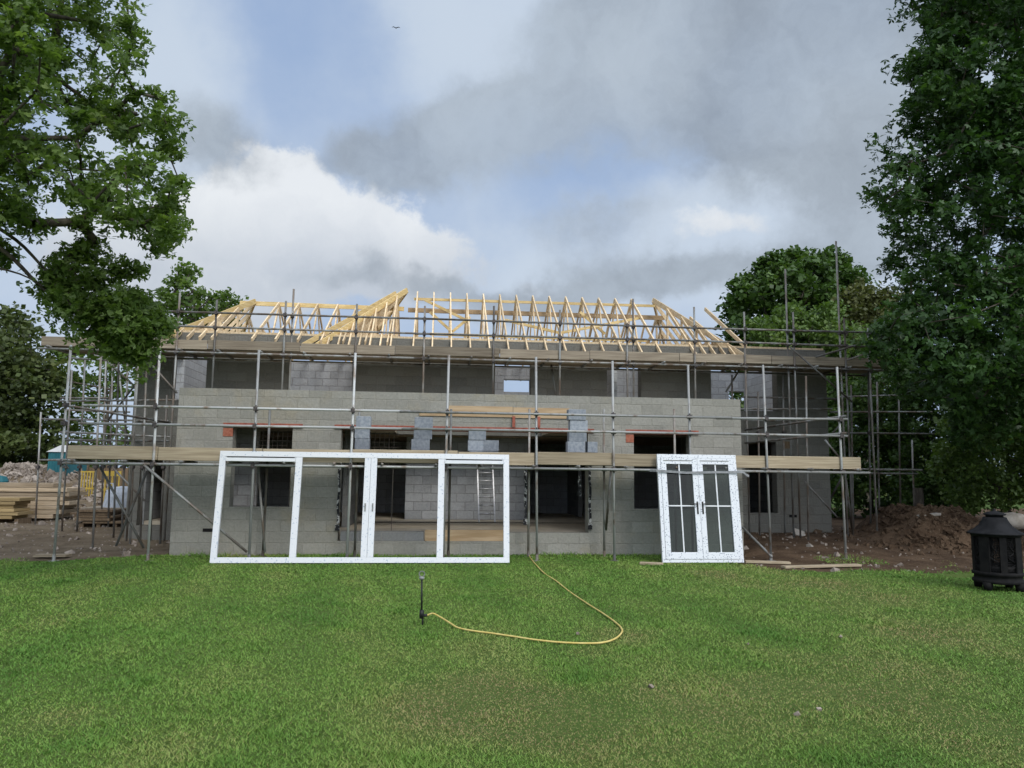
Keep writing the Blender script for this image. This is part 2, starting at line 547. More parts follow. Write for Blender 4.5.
    glow = mth(nt, 'ADD', mth(nt, 'MULTIPLY', glow, 2.6), 1.0)
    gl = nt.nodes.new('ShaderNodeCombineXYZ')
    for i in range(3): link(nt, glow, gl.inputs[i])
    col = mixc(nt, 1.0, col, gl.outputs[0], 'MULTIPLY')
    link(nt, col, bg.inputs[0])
    bg.inputs[1].default_value = 0.1


world()
ld = bpy.data.lights.new('sun', 'SUN')
ld.energy = 1.5
ld.angle = math.radians(20)
ld.color = (1.0, 0.96, 0.9)
sun = bpy.data.objects.new('sun', ld)
COL.objects.link(sun)
sun.rotation_euler = (-SUN).to_track_quat('-Z', 'Y').to_euler()
sun.location = (10, -10, 30)

# ------------------------------------------------------------------ survey
YS, YI, YW, YU, YM, YB = 14.75, 15.5, 15.85, 17.7, 19.0, 24.0
XL, XR = PX(175, 460, YW), PX(741, 430, YW)          # front block
MXL, MXR = PX(131, 440, YM), PX(829, 450, YM)        # main block


def vnoise(x, y, seed=0, f=1.0, octv=3):
    r = np.random.default_rng(seed)
    s = np.zeros_like(x, dtype=float)
    for o in range(octv):
        for _ in range(4):
            a = r.uniform(0, 2 * math.pi)
            k = f * 2 ** o * r.uniform(0.7, 1.4)
            s += np.sin((x * math.cos(a) + y * math.sin(a)) * k + r.uniform(0, 6.28)) / 2 ** o
    return s / 6


# ------------------------------------------------------------------ ground
def edge_y(x):
    """where the lawn stops towards the house"""
    y = np.full_like(x, 15.8)
    t = np.clip((XL - 0.3 - x) / 1.2, 0, 1)
    y = y - 1.0 * t
    t = np.clip((x - 4.9) / 1.4, 0, 1)
    y = y - 2.7 * t
    return y + (0.2 + .35 * t) * vnoise(x, x * 0, 3, 1.7) + (0.1 + .14 * t) * vnoise(x, x * 0, 4, 6)


def heightfield(name, xs, ys, h, mat, smooth=True, parent=None):
    X, Y = np.meshgrid(xs, ys)
    v = np.stack([X, Y, h(X, Y)], -1).reshape(-1, 3)
    nx, ny = len(xs), len(ys)
    i = np.arange(nx * ny).reshape(ny, nx)
    f = np.stack([i[:-1, :-1], i[:-1, 1:], i[1:, 1:], i[1:, :-1]], -1).reshape(-1, 4)
    return arr_obj(name, v, f, mat, parent, smooth)


DRY = [(470, 695, 0.55, .8), (560, 715, 0.6, .9), (330, 640, .8, .25), (700, 730, .5, .5), (600, 745, .4, .4), (900, 690, .7, .75), (850, 660, .5, .5),
       (960, 640, 1.2, .6), (770, 690, .6, .5), (985, 740, .5, .7), (640, 690, .3, .5), (800, 720, .5, .5), (870, 590, 1.4, .5), (620, 632, .5, .6), (590, 652, .25, .5),
       (75, 618, .5, .35), (60, 720, .5, .4), (740, 578, 1.0, .6), (940, 560, 1.2, .6), (300, 720, .6, .3)]
DRYW = [(G(a, b).x, G(a, b).y, r, w) for a, b, r, w in DRY]


def dryness(x, y):
    s = np.zeros_like(x)
    for a, b, r, w in DRYW:
        s += w * np.exp(-(((x - a) / r) ** 2 + ((y - b) / (r * 1.1)) ** 2) * 0.9)
    return np.clip(1.1 * s * (1.0 + 0.8 * vnoise(x, y, 8, 3.0)) - .04 + 0.14 * vnoise(x, y, 9, 0.9) + 0.22 * vnoise(x, y, 10, 4.0), 0, 1)


def lawn_h(x, y):
    return 0.012 * vnoise(x, y, 1, 0.8) + 0.008 * vnoise(x, y, 2, 3.0)


def soilmat(name, c1, c2, c3):
    mt, nt, b = newmat(name)
    p = pos(nt)
    n1, n2 = noise(nt, p, 1.3, 6, 0.65), noise(nt, p, 17, 6, 0.7)
    col = mixc(nt, sstep(nt, n1, 0.35, 0.65), c1, c2)
    col = mixc(nt, mth(nt, 'MULTIPLY', sstep(nt, n2, 0.52, 0.7), 0.7), col, c3)
    link(nt, col, b.inputs['Base Color'])
    b.inputs['Roughness'].default_value = 1
    b.inputs['Specular IOR Level'].default_value = 0.1
    bump(nt, b, n2, 0.9, 0.06)
    return mt


M['soil'] = soilmat('site_soil', (0.064, 0.041, 0.026), (0.125, 0.084, 0.054), (0.21, 0.16, 0.11))
M['soil_grey'] = soilmat('trampled_soil', (0.12, 0.092, 0.062), (0.2, 0.16, 0.112), (0.27, 0.225, 0.165))
M['turf'] = soilmat('turf_thatch', (0.078, 0.132, 0.029), (0.10, 0.15, 0.038), (0.125, 0.13, 0.05))
M['field'] = soilmat('far_grass', (0.05, 0.09, 0.02), (0.075, 0.115, 0.03), (0.1, 0.12, 0.04))

g = MB()
g.add([(-700, -300, -0.25), (700, -300, -0.25), (700, 1200, -0.25), (-700, 1200, -0.25)], [(0, 1, 2, 3)])
tag(g.build('ground', M['field']), kind='structure')


def lawn_full(x, y):
    fall = np.clip((y - edge_y(x)) / 0.25, 0, 1)
    return lawn_h(x, y) - 0.12 * fall


tag(heightfield('lawn', np.linspace(-26, 26, 261), np.linspace(-6, 17, 231), lawn_full, M['turf']), kind='structure')


def soil_h(x, y):
    base = -0.02 + 0.03 * vnoise(x, y, 21, 1.5) + 0.015 * vnoise(x, y, 22, 6)
    right = np.clip((x - XR + 0.3) / 1.5, 0, 1) * np.clip((y - 14.0) / 4.0, 0, 1) * 0.26
    left = np.clip((XL - 0.5 - x) / 2.0, 0, 1) * np.clip((y - 16.5) / 5.0, 0, 1) * 0.18
    bumps = 0.05 * np.clip((y - 15) / 3, 0, 1) * vnoise(x, y, 23, 3.2)
    low = np.clip((edge_y(x) + 0.05 - y) / 0.3, 0, 1) * 0.12
    return base + right + left + bumps - low


tag(heightfield('soil', np.linspace(6.0 - 4.2, 34, 150), np.linspace(11.5, 34, 130), soil_h, M['soil']), kind='structure')
tag(heightfield('trampled_ground', np.linspace(-36, -0.1 + XL, 150), np.linspace(13.5, 45, 140), soil_h, M['soil_grey']), kind='structure')


def grass():
    n = 640000
    th = rng.uniform(-0.80, 0.80, n) + YAW
    r = 3.4 * np.exp(rng.uniform(0, 1, n) ** 0.9 * math.log(19.5 / 3.4))
    x, y = r * np.sin(th), r * np.cos(th)
    ey = edge_y(x)
    soft = .06 + .95 * np.clip((x - 4.9) / 1.4, 0, 1) + .35 * np.clip((XL - .5 - x) / 1.2, 0, 1)
    tuft = np.clip(.45 + 1.1 * vnoise(x, y, 35, 3.0), 0, 1)
    k = (y < ey - soft * .6 + soft * 2.4 * tuft * rng.uniform(0, 1, n) ** 1.5) & (y > 2.5)
    k |= (((x - 8.1) / 1.0) ** 2 + ((y - 14.6) / .7) ** 2 < tuft * 1.2) & (rng.uniform(0, 1, n) < .7)
    x, y, r = x[k], y[k], r[k]
    n = len(x)
    dr = dryness(x, y)
    h = rng.uniform(0.008, 0.023, n) * (1 - 0.45 * dr) * (1 + 0.25 * vnoise(x, y, 30, 1.6)) * (1 + 0.02 * r)
    cl_ = np.clip(vnoise(x, y, 36, 5.5) * 1.6 - .25, 0, 1)
    h *= 1 + .9 * cl_
    # unmown fringe along the wall foot and round the poles
    e = edge_y(x) - y
    h *= 1 + (1.2 + 5 * np.clip(vnoise(x, y, 37, 2.6), 0, 1)) * np.exp(-(e / 0.3) ** 2) * rng.uniform(0, 1, n)
    w = 0.0016 + 0.00058 * r
    a = rng.uniform(0, 2 * math.pi, n)
    lean = rng.uniform(0.3, 1.7, n) * h
    b = rng.uniform(0, 2 * math.pi, n)
    z = np.where(y < edge_y(x), lawn_h(x, y), np.maximum(soil_h(x, y), lawn_full(x, y))) - 0.004
    ca, sa = np.cos(a) * w, np.sin(a) * w
    v = np.empty((n, 3, 3))
    v[:, 0] = np.stack([x - ca, y - sa, z], -1)
    v[:, 1] = np.stack([x + ca, y + sa, z], -1)
    v[:, 2] = np.stack([x + np.cos(b) * lean, y + np.sin(b) * lean, z + h], -1)
    # 0 fresh .. 1 straw
    patch = 0.36 + 0.30 * vnoise(x, y, 31, 1.1) + 0.22 * vnoise(x, y, 32, 3.5) + .1 * np.sin(x * 2.2 * 2.4 + .6 * y)
    t = np.clip(patch * 0.75 + rng.normal(0, 0.09, n) + .62 * np.clip(dr * 1.3 - .2, 0, .8) * rng.uniform(.4, 1.4, n) + (rng.uniform(0, 1, n) < 0.01 + 0.2 * dr) * rng.uniform(0.15, 0.35, n) - .16 * cl_, 0, 1)
    att = np.repeat(t, 3)
    mt, nt, bs = newmat('grass_blades')
    at = nt.nodes.new('ShaderNodeAttribute')
    at.attribute_name = 'tint'
    rp = nt.nodes.new('ShaderNodeValToRGB')
    e0 = rp.color_ramp.elements
    e0[0].position, e0[0].color = 0.0, (0.074, 0.176, 0.025, 1)
    e0[1].position, e0[1].color = 1.0, (0.27, 0.205, 0.10, 1)
    q = e0.new(0.32)
    q.color = (0.150, 0.262, 0.045, 1)
    q = e0.new(0.58)
    q.color = (0.24, 0.275, 0.08, 1)
    link(nt, at.outputs['Fac'], rp.inputs[0])
    link(nt, rp.outputs[0], bs.inputs['Base Color'])
    bs.inputs['Roughness'].default_value = 0.6
    bs.inputs['Specular IOR Level'].default_value = 0.25
    o = arr_obj('grass', v.reshape(-1, 3), np.arange(n * 3).reshape(n, 3), mt, None, False, att)
    tag(o, 'short mown green grass with dry straw patches covering the lawn', 'grass', kind='stuff')


grass()


# ------------------------------------------------------------------ house
HC = Vector(((XL + XR) / 2, YM, 0))
house = thing('unfinished_house', 'two storey grey blockwork house shell with open timber roof trusses behind scaffolding', 'house', HC)
HEAD, SILL, FLOOR, PAR = 2.54, 0.94, 0.44, 3.31


def xo(a, b, Y, y=470): return PX(a, y, Y), PX(b, y, Y)


wa, wc, big = xo(231, 291, YW), xo(634, 691, YW), xo(340, 588, YW)
ops = [(wa[0], wa[1], SILL, HEAD), (wc[0], wc[1], SILL, HEAD), (big[0], PX(506, 530, YW), 0.27, HEAD), (PX(506, 530, YW) - .001, big[1], 0.445, HEAD)]
MB().wall(XL, XR, YW, YW + 0.30, -0.3, PAR, ops).build('front_wall', M['block'], house)
# rough upstand course left half built across the opening
d = MB()
xa, xb, xe = PX(340, 530, YW), PX(424, 530, YW), PX(506, 530, YW)
d.box(xa + .003, xb, YW + 0.02, YW + 0.24, 0.273, 0.46)
d.build('upstand_course', M['block_grey'], house, bevel=0.006)
d = MB()
d.box(xb + .02, xe, YW + .03, YW + .06, 0.274, 0.50)
d.build('edge_board', M['ply'], house)
for nm, (p0, p1) in (('lintel', (221, 301)), ('lintel', (333, 594)), ('lintel', (626, 699))):
    x0, x1 = xo(p0, p1, YW)
    b = MB()
    b.box(x0, x1, YW - 0.022, YW - 0.003, HEAD + 0.02, HEAD + 0.075)
    b.box(x0, x1, YW - 0.03, YW + 0.29, HEAD - 0.012, HEAD - 0.004)
    b.build('lintel', M['red'], house)
for p0, p1 in ((221, 231), (626, 634)):
    x0, x1 = xo(p0, p1, YW)
    MB().box(x0, x1, YW - 0.012, YW + 0.05, HEAD - 0.2, HEAD - 0.03).build('bearing_brick', M['brick_red'], house, bevel=.004)
# shuttering boards over the wide opening
for p0, p1, z0, z1 in ((447, 512, 2.83, 3.05), (512.5, 569, 2.82, 3.04), (418, 446.5, 2.83, 2.91)):
    x0, x1 = xo(p0, p1, YW)
    MB().box(x0, x1, YW - 0.028, YW - 0.004, z0, z1).build('shuttering_board', M['ply'], house)
for px in (513.5, 538.5):
    x0 = PX(px, 425, YW)
    MB().box(x0 - .03, x0 + .03, YW - 0.06, YW - 0.031, 2.62, 2.85).build('shutter_clamp', M['red'], house)
# terrace slab / side walls of the projection
hx0, hx1 = PX(405, 500, 20.3) - .2, PX(527, 500, 20.3) + .2
for a, c, y0, y1 in ((XL + .31, XR - .31, YW + .305, 17.85), (XL + .31, hx0, 17.853, YM - .005), (hx1, XR - .31, 17.853, YM - .005)):
    MB().box(a, c, y0, y1, 2.62, 2.80).build('terrace_slab', M['slab'], house)
for x in (XL, XR - 0.30):
    MB().wall(YW + 0.303, YM - 0.003, x, x + 0.30, -0.3, PAR, (), 'y').build('side_wall', M['block'], house)
MB().box(XL + 0.31, XR - 0.31, YW + 0.305, YM + 0.31, 0.1, FLOOR).build('floor_slab', M['slab'], house)
MB().box(MXL + 0.31, MXR - 0.31, YM + 0.31, YB - 0.01, 0.1, FLOOR).build('floor_slab', M['slab'], house)
# main front wall
TOP = 5.0


def mo(a, b, y=380): return PX(a, y, YM), PX(b, y, YM)


up = [(172, 206), (288, 352), (495, 531), (607, 641), (711, 777)]
mops = [mo(a, b) + (3.35, 4.78) for a, b in up]
mops += [(XL + 0.31, XR - 0.31, FLOOR, 2.6)]
mops += [(PX(748, 480, YM), PX(777, 480, YM), 0.72, 2.55)]
mops += [(MXL + .25, PX(163, 500, YM), 0.35, 2.0)]
mops += [(MXL + 0.95, PX(172, 440, YM), 2.25, 2.52)]
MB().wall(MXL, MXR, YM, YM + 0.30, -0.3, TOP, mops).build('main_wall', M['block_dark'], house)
for x in (MXL, MXR - 0.30):
    MB().wall(YM + 0.303, YB - 0.303, x, x + 0.30, -0.3, TOP, [(20.5, 21.6, 3.5, 4.8)], 'y').build('end_wall', M['block_blue'], house)
bo = [(PX(503, 385, YB), PX(529, 385, YB), 4.22, 4.62), (PX(725, 385, YB), PX(745, 385, YB), 3.6, 4.4), (PX(195, 385, YB), PX(206, 385, YB), 3.7, 4.7)]
MB().wall(MXL, MXR, YB - 0.30, YB, -0.3, TOP, bo).build('back_wall', M['block_blue'], house)
for a, c, y0, y1 in ((MXL + .31, MXR - .31, 20.25, YB - .31), (MXL + .31, hx0, YM + .31, 20.247), (hx1, MXR - .31, YM + .31, 20.247)):
    MB().box(a, c, y0, y1, 2.60, 2.86).build('upper_floor', M['joist'], house)
# partitions on both floors
cx0, cx1 = PX(405, 500, 20.3), PX(527, 500, 20.3)
MB().wall(cx0, cx1, 20.3, 20.42, FLOOR, 2.595).build('partition_wall', M['block_blue'], house)
MB().wall(20.425, YB - 0.31, cx0, cx0 + .12, FLOOR, 2.595, (), 'y').build('partition_wall', M['block_blue'], house)
MB().wall(20.425, YB - 0.31, cx1 - .12, cx1, FLOOR, 2.595, (), 'y').build('partition_wall', M['block_blue'], house)
xk = PX(587, 500, 19.4)
MB().wall(YW + 0.31, YB - 0.31, xk + 0.25, xk + 0.37, FLOOR, 2.595, [(21.0, 21.9, FLOOR, 2.45)], 'y').build('partition_wall', M['block_grey'], house)
xk2 = PX(300, 480, 17.0)
MB().wall(17.2, 18.9, xk2 + .9, xk2 + 1.02, FLOOR, 2.595, (), 'y').build('partition_wall', M['block_grey'], house)
MB().wall(PX(228, 480, 17.3), PX(257, 480, 17.3), 17.3, 17.42, FLOOR, 2.595).build('partition_wall', M['block_blue'], house)
for px in (300, 500, 640):
    x = PX(px, 380, 21)
    MB().wall(YM + 0.31, YB - 0.31, x - 1.2, x - 1.08, 2.865, 4.9, [(20.5, 21.4, 2.865, 4.85)], 'y').build('partition_wall', M['block_blue'], house)
# cavity strips hanging at the jambs
for px, z0, z1 in ((338.5, 0.62, 2.0), (590, 0.66, 2.0), (525.5, 0.75, 2.02), (579.5, 1.35, 1.9)):
    p = P(px, 500, YW - 0.03)
    b = MB()
    pts = [(p.x + 0.012 * math.sin(k * 1.7), p.y, z1 + (z0 - z1) * k / 9) for k in range(10)]
    for q0, q1 in zip(pts, pts[1:]): b.beam(q0, q1, 0.006, 0.05, (1, 0, 0))
    b.box(p.x - .045, p.x + .045, p.y - .02, p.y, z0 - .14, z0 - .02)
    b.build('cavity_strip', M['dpc'], house)
for px, py, Y in ((208, 530, YW), (793, 516, YM)):
    p = P(px, py, Y)
    MB().box(p.x - 0.1, p.x + 0.1, Y - 0.006, Y + .02, p.z - .035, p.z + .03).build('air_brick', M['black'], house)
p = P(786.5, 445, YM)
MB().box(p.x - .1, p.x + .1, YM - .012, YM + .02, p.z - .09, p.z + .09).build('vent_sleeve', M['fence'], house)
# wall plate
MB().box(MXL + .02, MXR - .02, YM + 0.06, YM + 0.17, TOP + 0.002, TOP + 0.06).build('wall_plate', M['truss'], house)
MB().box(MXL + .02, MXR - .02, YB - 0.20, YB - 0.1, TOP + 0.002, TOP + 0.06).build('wall_plate', M['truss'], house)

# roof timbers
YR = 21.5
RZ = 6.78
PITCHR = (RZ - (TOP + 0.06)) / (YR - (YM + .1))


def rz(y): return RZ - abs(y - YR) * PITCHR


EV0, EV1 = YM - 0.42, YB + 0.42


def truss(x, top=YR, name='roof_truss', mat='truss', webs=True, ridge=RZ):
    b = MB()
    k = (ridge - (TOP + .06)) / (YR - (YM + .1))
    f = lambda y: ridge - abs(y - YR) * k
    w, h = 0.034, 0.09
    b.beam((x, EV0, f(EV0)), (x, YR, ridge), w, h)
    b.beam((x, YR + .002, ridge), (x, EV1, f(EV1)), w, h)
    b.beam((x, YM + .05, TOP + .12), (x, YB - .05, TOP + .12), w * .98, .1)
    if webs:
        for s in (-1, 1):
            ya, yb = YR + s * 1.35, YR + s * 0.75
            b.beam((x, ya, f(ya) - .05), (x, yb, TOP + .16), w * .96, .075)
            b.beam((x, yb, TOP + .16), (x, YR + s * .03, ridge - .08), w * .94, .075)
            yc = YR + s * 1.95
            b.beam((x, yc, f(yc) - .05), (x, YR + s * 1.4, TOP + .16), w * .92, .07)
    return b.build(name, M[mat], house)


for px in np.arange(417.5, 634, 16.45):
    truss(PX(px, 298, YR))
axl, axr = PX(407, 293, YR), PX(653, 298, YR)


def hip(ax, sgn, ridge, run, n, mat, dbl=False, ne=7):
    """hip end: two hip rafters, jack rafters on the front, back and end planes"""
    k = (ridge - (TOP + .06)) / (YR - (YM + .1))
    f = lambda y: ridge - abs(y - YR) * k
    ex = ax + sgn * run
    sl = run / (YR - EV0)
    for e in (EV0, EV1):
        b = MB()
        b.beam((ex, e, f(e)), (ax, YR, ridge + .02), .05, .14)
        b.build('hip_rafter', M[mat], house)
    if dbl:
        b = MB()
        b.beam((ex + .35 * sgn, EV0 + .05, f(EV0)), (ax + .3 * sgn, YR - .3, ridge - .15), .05, .12)
        b.build('hip_rafter', M['truss_yellow'], house)
    for i in range(1, n):
        t = i / n
        x = ex - sgn * run * t
        for e, s in ((EV0, 1), (EV1, -1)):
            yt = e + s * (YR - EV0) * t
            b = MB()
            b.beam((x, e, f(e)), (x, yt, f(yt)), .036, .095)
            b.beam((x, e + s * .5, TOP + .12), (x, yt, TOP + .12), .044, .09)
            if t > .3:
                b.beam((x, yt - s * .05, f(yt) - .05), (x, yt - s * .05, TOP + .16), .043, .08, (0, 1, 0))
            b.build('jack_rafter', M['truss'], house)
    fr_ = (ridge - (TOP + .1)) / (ridge - f(EV0))
    for i in range(1, 2 * ne):
        # end plane jacks run from the bearer to the hips
        y = EV0 + (YR - EV0) * i / ne
        dd = abs(y - YR) / (YR - EV0)
        if dd > .8: continue
        b = MB()
        b.beam((ax + sgn * run * fr_, y, TOP + .1), (ax + sgn * run * dd, y, f(y)), .036, .095)
        b.beam((ax + sgn * run * fr_, y, TOP + .12), (ax + sgn * run * .1, y, TOP + .12), .044, .09)
        b.build('jack_rafter', M['truss'], house)


hip(axl, -1, RZ + .04, abs(axl - PX(317, 335, EV0)), 8, 'truss_yellow', True, 7)
hip(axr, 1, RZ, abs(axr - PX(745, 345, EV0)), 6, 'truss', False, 6)
# lower roof over the left end
ax2 = PX(255, 302, YR)
RZ2 = P(255, 302, YR).z
hip(ax2, -1, RZ2, abs(ax2 - PX(163, 338, EV0)), 5, 'truss_yellow', False)
for px in (279, 299, 318, 338, 357, 376, 395):
    truss(PX(px, 306, YR), ridge=RZ2 - .02)
# single rafters standing at the right end
for p0, p1 in (((705, 309), (746, 347)), ((690, 318), (722, 345))):
    a, b_ = P(*p0, YR - .3), P(*p1, EV0)
    MB().beam(b_, a, .04, .10).build('common_rafter', M['truss'], house)
MB().beam(P(240, 303, YR + .06), P(404, 309, YR + .06), .045, .12).build('ridge_board', M['truss_yellow'], house)
MB().beam(P(408, 310, YR + .35), P(664, 318, YR + .35), .05, .13).build('ridge_beam', M['ply'], house)
for a, c, Y in (((414, 299), (655, 306), YR - .09), ((425, 300), (470, 322), YR - .5), ((430, 312), (452, 332), YR - .8), ((452, 332), (470, 317), YR - .8),
                ((505, 320), (560, 333), YR - .9), ((560, 333), (640, 318), YR - .9), ((430, 334), (648, 341), YR - 1.4), ((580, 312), (605, 334), YR - .7)):
    MB().beam(P(*a, Y), P(*c, Y), .03, .075, (0, 0, 1)).build('bracing_batten', M['truss_yellow'], house)


# ------------------------------------------------------------------ scaffolding
def scaffold(name, label):
    return thing('scaffolding', label, 'scaffolding', name)


RT = 0.0242


def upright(sc, p, q, plate=False, couplers=(), mat='steel'):
    o = MB().tube(p, q, RT).build('upright_pole', M[mat], sc, True)
    p, q = Vector(p), Vector(q)
    for z in couplers:
        t = (z - p.z) / (q.z - p.z)
        c = p.lerp(q, t)
        b = MB()
        b.box(c.x - .036, c.x + .036, c.y - .08, c.y + .036, z - .038, z + .038)
        b.tube((c.x, c.y - .03, z - .07), (c.x, c.y - .03, z + .07), .012, 6)
        b.build('coupler', M['coupler'], o)
    if plate:
        b = MB()
        b.box(p.x - .075, p.x + .075, p.y - .075, p.y + .075, p.z - .01, p.z + .006)
        b.tube(p, p + Vector((0, 0, .12)), .03, 8)
        b.build('base_plate', M['steel'], o)
    return o


def bar(sc, p, q, name='ledger_pole', mat='steel', r=RT):
    return MB().tube(p, q, r).build(name, M[mat], sc, True)


# lower lift, in front of the projecting ground floor
ZT1, ZB1 = 2.075, 1.83                    # toe board
ZL1 = 1.76
Z_G1, Z_G2 = P(536, 414, YS).z, P(536, 431, YS).z
lo_ = scaffold(((XL + XR) / 2, YS, 0), 'lower front scaffold of galvanised tubes with pale toe boards before the ground floor')
xe0, xe1 = PX(66, 455, YS), PX(862, 462, YS)
posts = [(71, 345, 54, 557), (160, 348, 148, 557), (259, 350, 249, 558), (355.5, 353, 347, 558), (449, 355, 443, 558), (536, 357, 537, 559),
         (612.5, 361, 614.5, 560), (688, 365, 693, 560), (763, 365, 771, 557), (837, 367, 846, 560)]
LX = []
for i, (ax, ay, bx, by) in enumerate(posts):
    t, b = P(ax, ay, YS), P(bx, by, YS)
    b.z = 0.0
    if ax > 800:
        b.z = float(soil_h(np.array([b.x]), np.array([b.y]))[0])
    LX.append(t.x)
    upright(lo_, b, t, True, (ZL1, Z_G1, Z_G2), 'steel_light')
for px in (267, 357.5, 450, 529, 604, 675):
    p = P(px, 470, YI)
    upright(lo_, (p.x, YI, 0.0), (p.x, YI, P(px, 409, YI).z), True, (ZL1,))
# base boards under some poles
p = G(53, 557)
MB().box(p.x - .3, p.x + .28, p.y - .13, p.y + .13, 0.012, 0.05).build('sole_board', M['board'], lo_)
yo = YS - 0.048
bar(lo_, (xe0 - .05, yo, ZL1), (PX(500, 467, YS), yo, ZL1), 'ledger_pole', 'steel_light')
bar(lo_, (PX(490, 467, YS), yo - .05, ZL1), (xe1 + .1, yo - .05, ZL1 - .01), 'ledger_pole', 'steel_light')
bar(lo_, (xe0, YI - .048, ZL1), (xe1, YI - .048, ZL1))
bar(lo_, (xe0 + .25, YS - .05, Z_G1), (PX(410, 410, YS), YS - .05, Z_G1), 'guard_rail', 'steel_light')
bar(lo_, (PX(400, 410, YS), YS - .098, Z_G1 - .01), (PX(730, 415, YS), YS - .098, Z_G1 - .01), 'guard_rail', 'steel_light')
bar(lo_, (PX(715, 415, YS), YS - .05, Z_G1 - .02), (PX(846, 415, YS), YS - .05, Z_G1 + .01), 'guard_rail', 'steel_light')
bar(lo_, (xe0 + .2, YS - .05, Z_G2), (PX(412, 425, YS), YS - .05, Z_G2), 'guard_rail', 'steel_light')
bar(lo_, (PX(403, 425, YS), YS - .098, Z_G2), (PX(728, 430, YS), YS - .098, Z_G2), 'guard_rail', 'steel_light')
bar(lo_, (PX(716, 430, YS), YS - .05, Z_G2), (PX(846, 430, YS), YS - .05, Z_G2), 'guard_rail', 'steel_light')
n = 17
for i in range(n):
    x = xe0 + .15 + (xe1 - xe0 - .3) * i / (n - 1) + random.uniform(-.08, .08)
    bar(lo_, (x, YS - .16, ZL1 + .05), (x, YI + .12, ZL1 + .05), 'cross_tube')
cuts = [xe0, PX(157, 455, YS), PX(262, 455, YS), PX(352, 455, YS), PX(458, 455, YS), PX(535, 455, YS), PX(613, 455, YS), PX(690, 455, YS), PX(766, 455, YS), xe1]
for a, b in zip(cuts, cuts[1:]):
    dz = random.uniform(-.012, .012)
    MB().box(a + .006, b - .006, YS + .03, YS + .068, ZB1 + dz, ZT1 + dz).build('toe_board', M['board'], lo_, bevel=.006)
    for k in range(3):
        y0 = YS + .075 + k * .232
        MB().box(a + .006, b - .006, y0, y0 + .225, ZL1 + .078, ZL1 + .116).build('deck_board', M['old_board'], lo_)
for a, ya, Ya, c, yc, Yc in ((144, 465, YS - .06, 247, 552, YS + .3), (100, 467, YI, 144, 548, YI), (147, 471, YI + .1, 116, 546, YI + .1),
                             (742, 527, YI, 772, 557, YS - .05), (258, 465, YI - .1, 265, 552, YI - .1), (606, 530, YI, 611, 470, YS + .1)):
    bar(lo_, P(a, ya, Ya), P(c, yc, Yc), 'diagonal_brace')

# upper lift, standing on the terrace in front of the first floor
ZUT, ZUB = P(536, 349, YU).z, P(536, 357.8, YU).z
ZUL = ZUB - 0.09
ZUG1, ZUG2 = P(536, 323, YU).z, P(536, 337, YU).z
hi_ = scaffold(((XL + XR) / 2, YU, 2.8), 'upper scaffold platform with weathered toe boards under the eaves of the roof')
xu0, xu1 = PX(40, 343, YU), PX(889, 364, YU)
ups = [(143, 300), (180, 293), (217, 300), (286, 301), (293, 288), (357, 304), (425, 306), (494, 306), (560, 310), (627, 325), (634, 298),
       (694, 307), (744, 312), (787, 268), (793, 312), (838, 240), (844, 318), (868, 328)]
for px, py in ups:
    t = P(px, py, YU)
    b = P(px, 388, YU)
    on_ground = t.x < XL + .1 or t.x > XR
    zb = 0.1 if on_ground else 2.81
    off = 0.10 if px in (293, 634, 787, 838) else 0
    upright(hi_, (t.x, YU + off, zb), (t.x, YU + off, t.z), False, (ZUL, ZUG1, ZUG2))
for a, b in ((xu0 + 1.5, PX(430, 320, YU)), (PX(415, 320, YU), PX(700, 325, YU)), (PX(688, 325, YU), xu1 - .1)):
    dz = random.uniform(-.02, .02)
    bar(hi_, (a, YU - .05, ZUG1 + dz), (b, YU - .05, ZUG1 - dz), 'guard_rail')
    bar(hi_, (a, YU - .05, ZUG2 - dz), (b, YU - .05, ZUG2 + dz), 'guard_rail')
    bar(hi_, (a - (1.5 if a < -4 else 0), YU - .06, ZUL), (b, YU - .06, ZUL))
    bar(hi_, (a, YU + .85, ZUL - .02), (b, YU + .85, ZUL - .02))
n = 22
for i in range(n):
    x = xu0 + .2 + (xu1 - xu0 - .3) * i / (n - 1) + random.uniform(-.1, .1)
    bar(hi_, (x, YU - .15, ZUL + .05), (x, YM - .06, ZUL + .05), 'cross_tube')
cuts = [xu0, PX(110, 345, YU), PX(207, 345, YU), PX(300, 345, YU), PX(395, 345, YU), PX(500, 350, YU), PX(590, 350, YU), PX(680, 355, YU), PX(772, 358, YU), xu1]
for j, (a, b) in enumerate(zip(cuts, cuts[1:])):
    dz = random.uniform(-.015, .015)
    MB().box(a + .006, b - .006, YU + .03, YU + .068, ZUB + dz, ZUT + dz).build('toe_board', M['old_board'], hi_, bevel=.006)
    for k in range(5):
        y0 = YU + .075 + k * .232
        MB().box(a + .006, b - .006, y0, y0 + .225, ZUL + .078, ZUL + .116).build('deck_board', M['old_board'], hi_)
for a, ya, c, yc, Y in ((790, 347, 852, 402, YU - .08), (152, 365, 177, 393, YU - .08), (816, 357, 888, 336, YU - .1), (848, 360, 887, 346, YU - .1),
                        (726, 392, 741, 367, YM - .3), (551, 364, 556, 395, YM - .3)):
    bar(hi_, P(a, ya, Y), P(c, yc, Y), 'diagonal_brace')

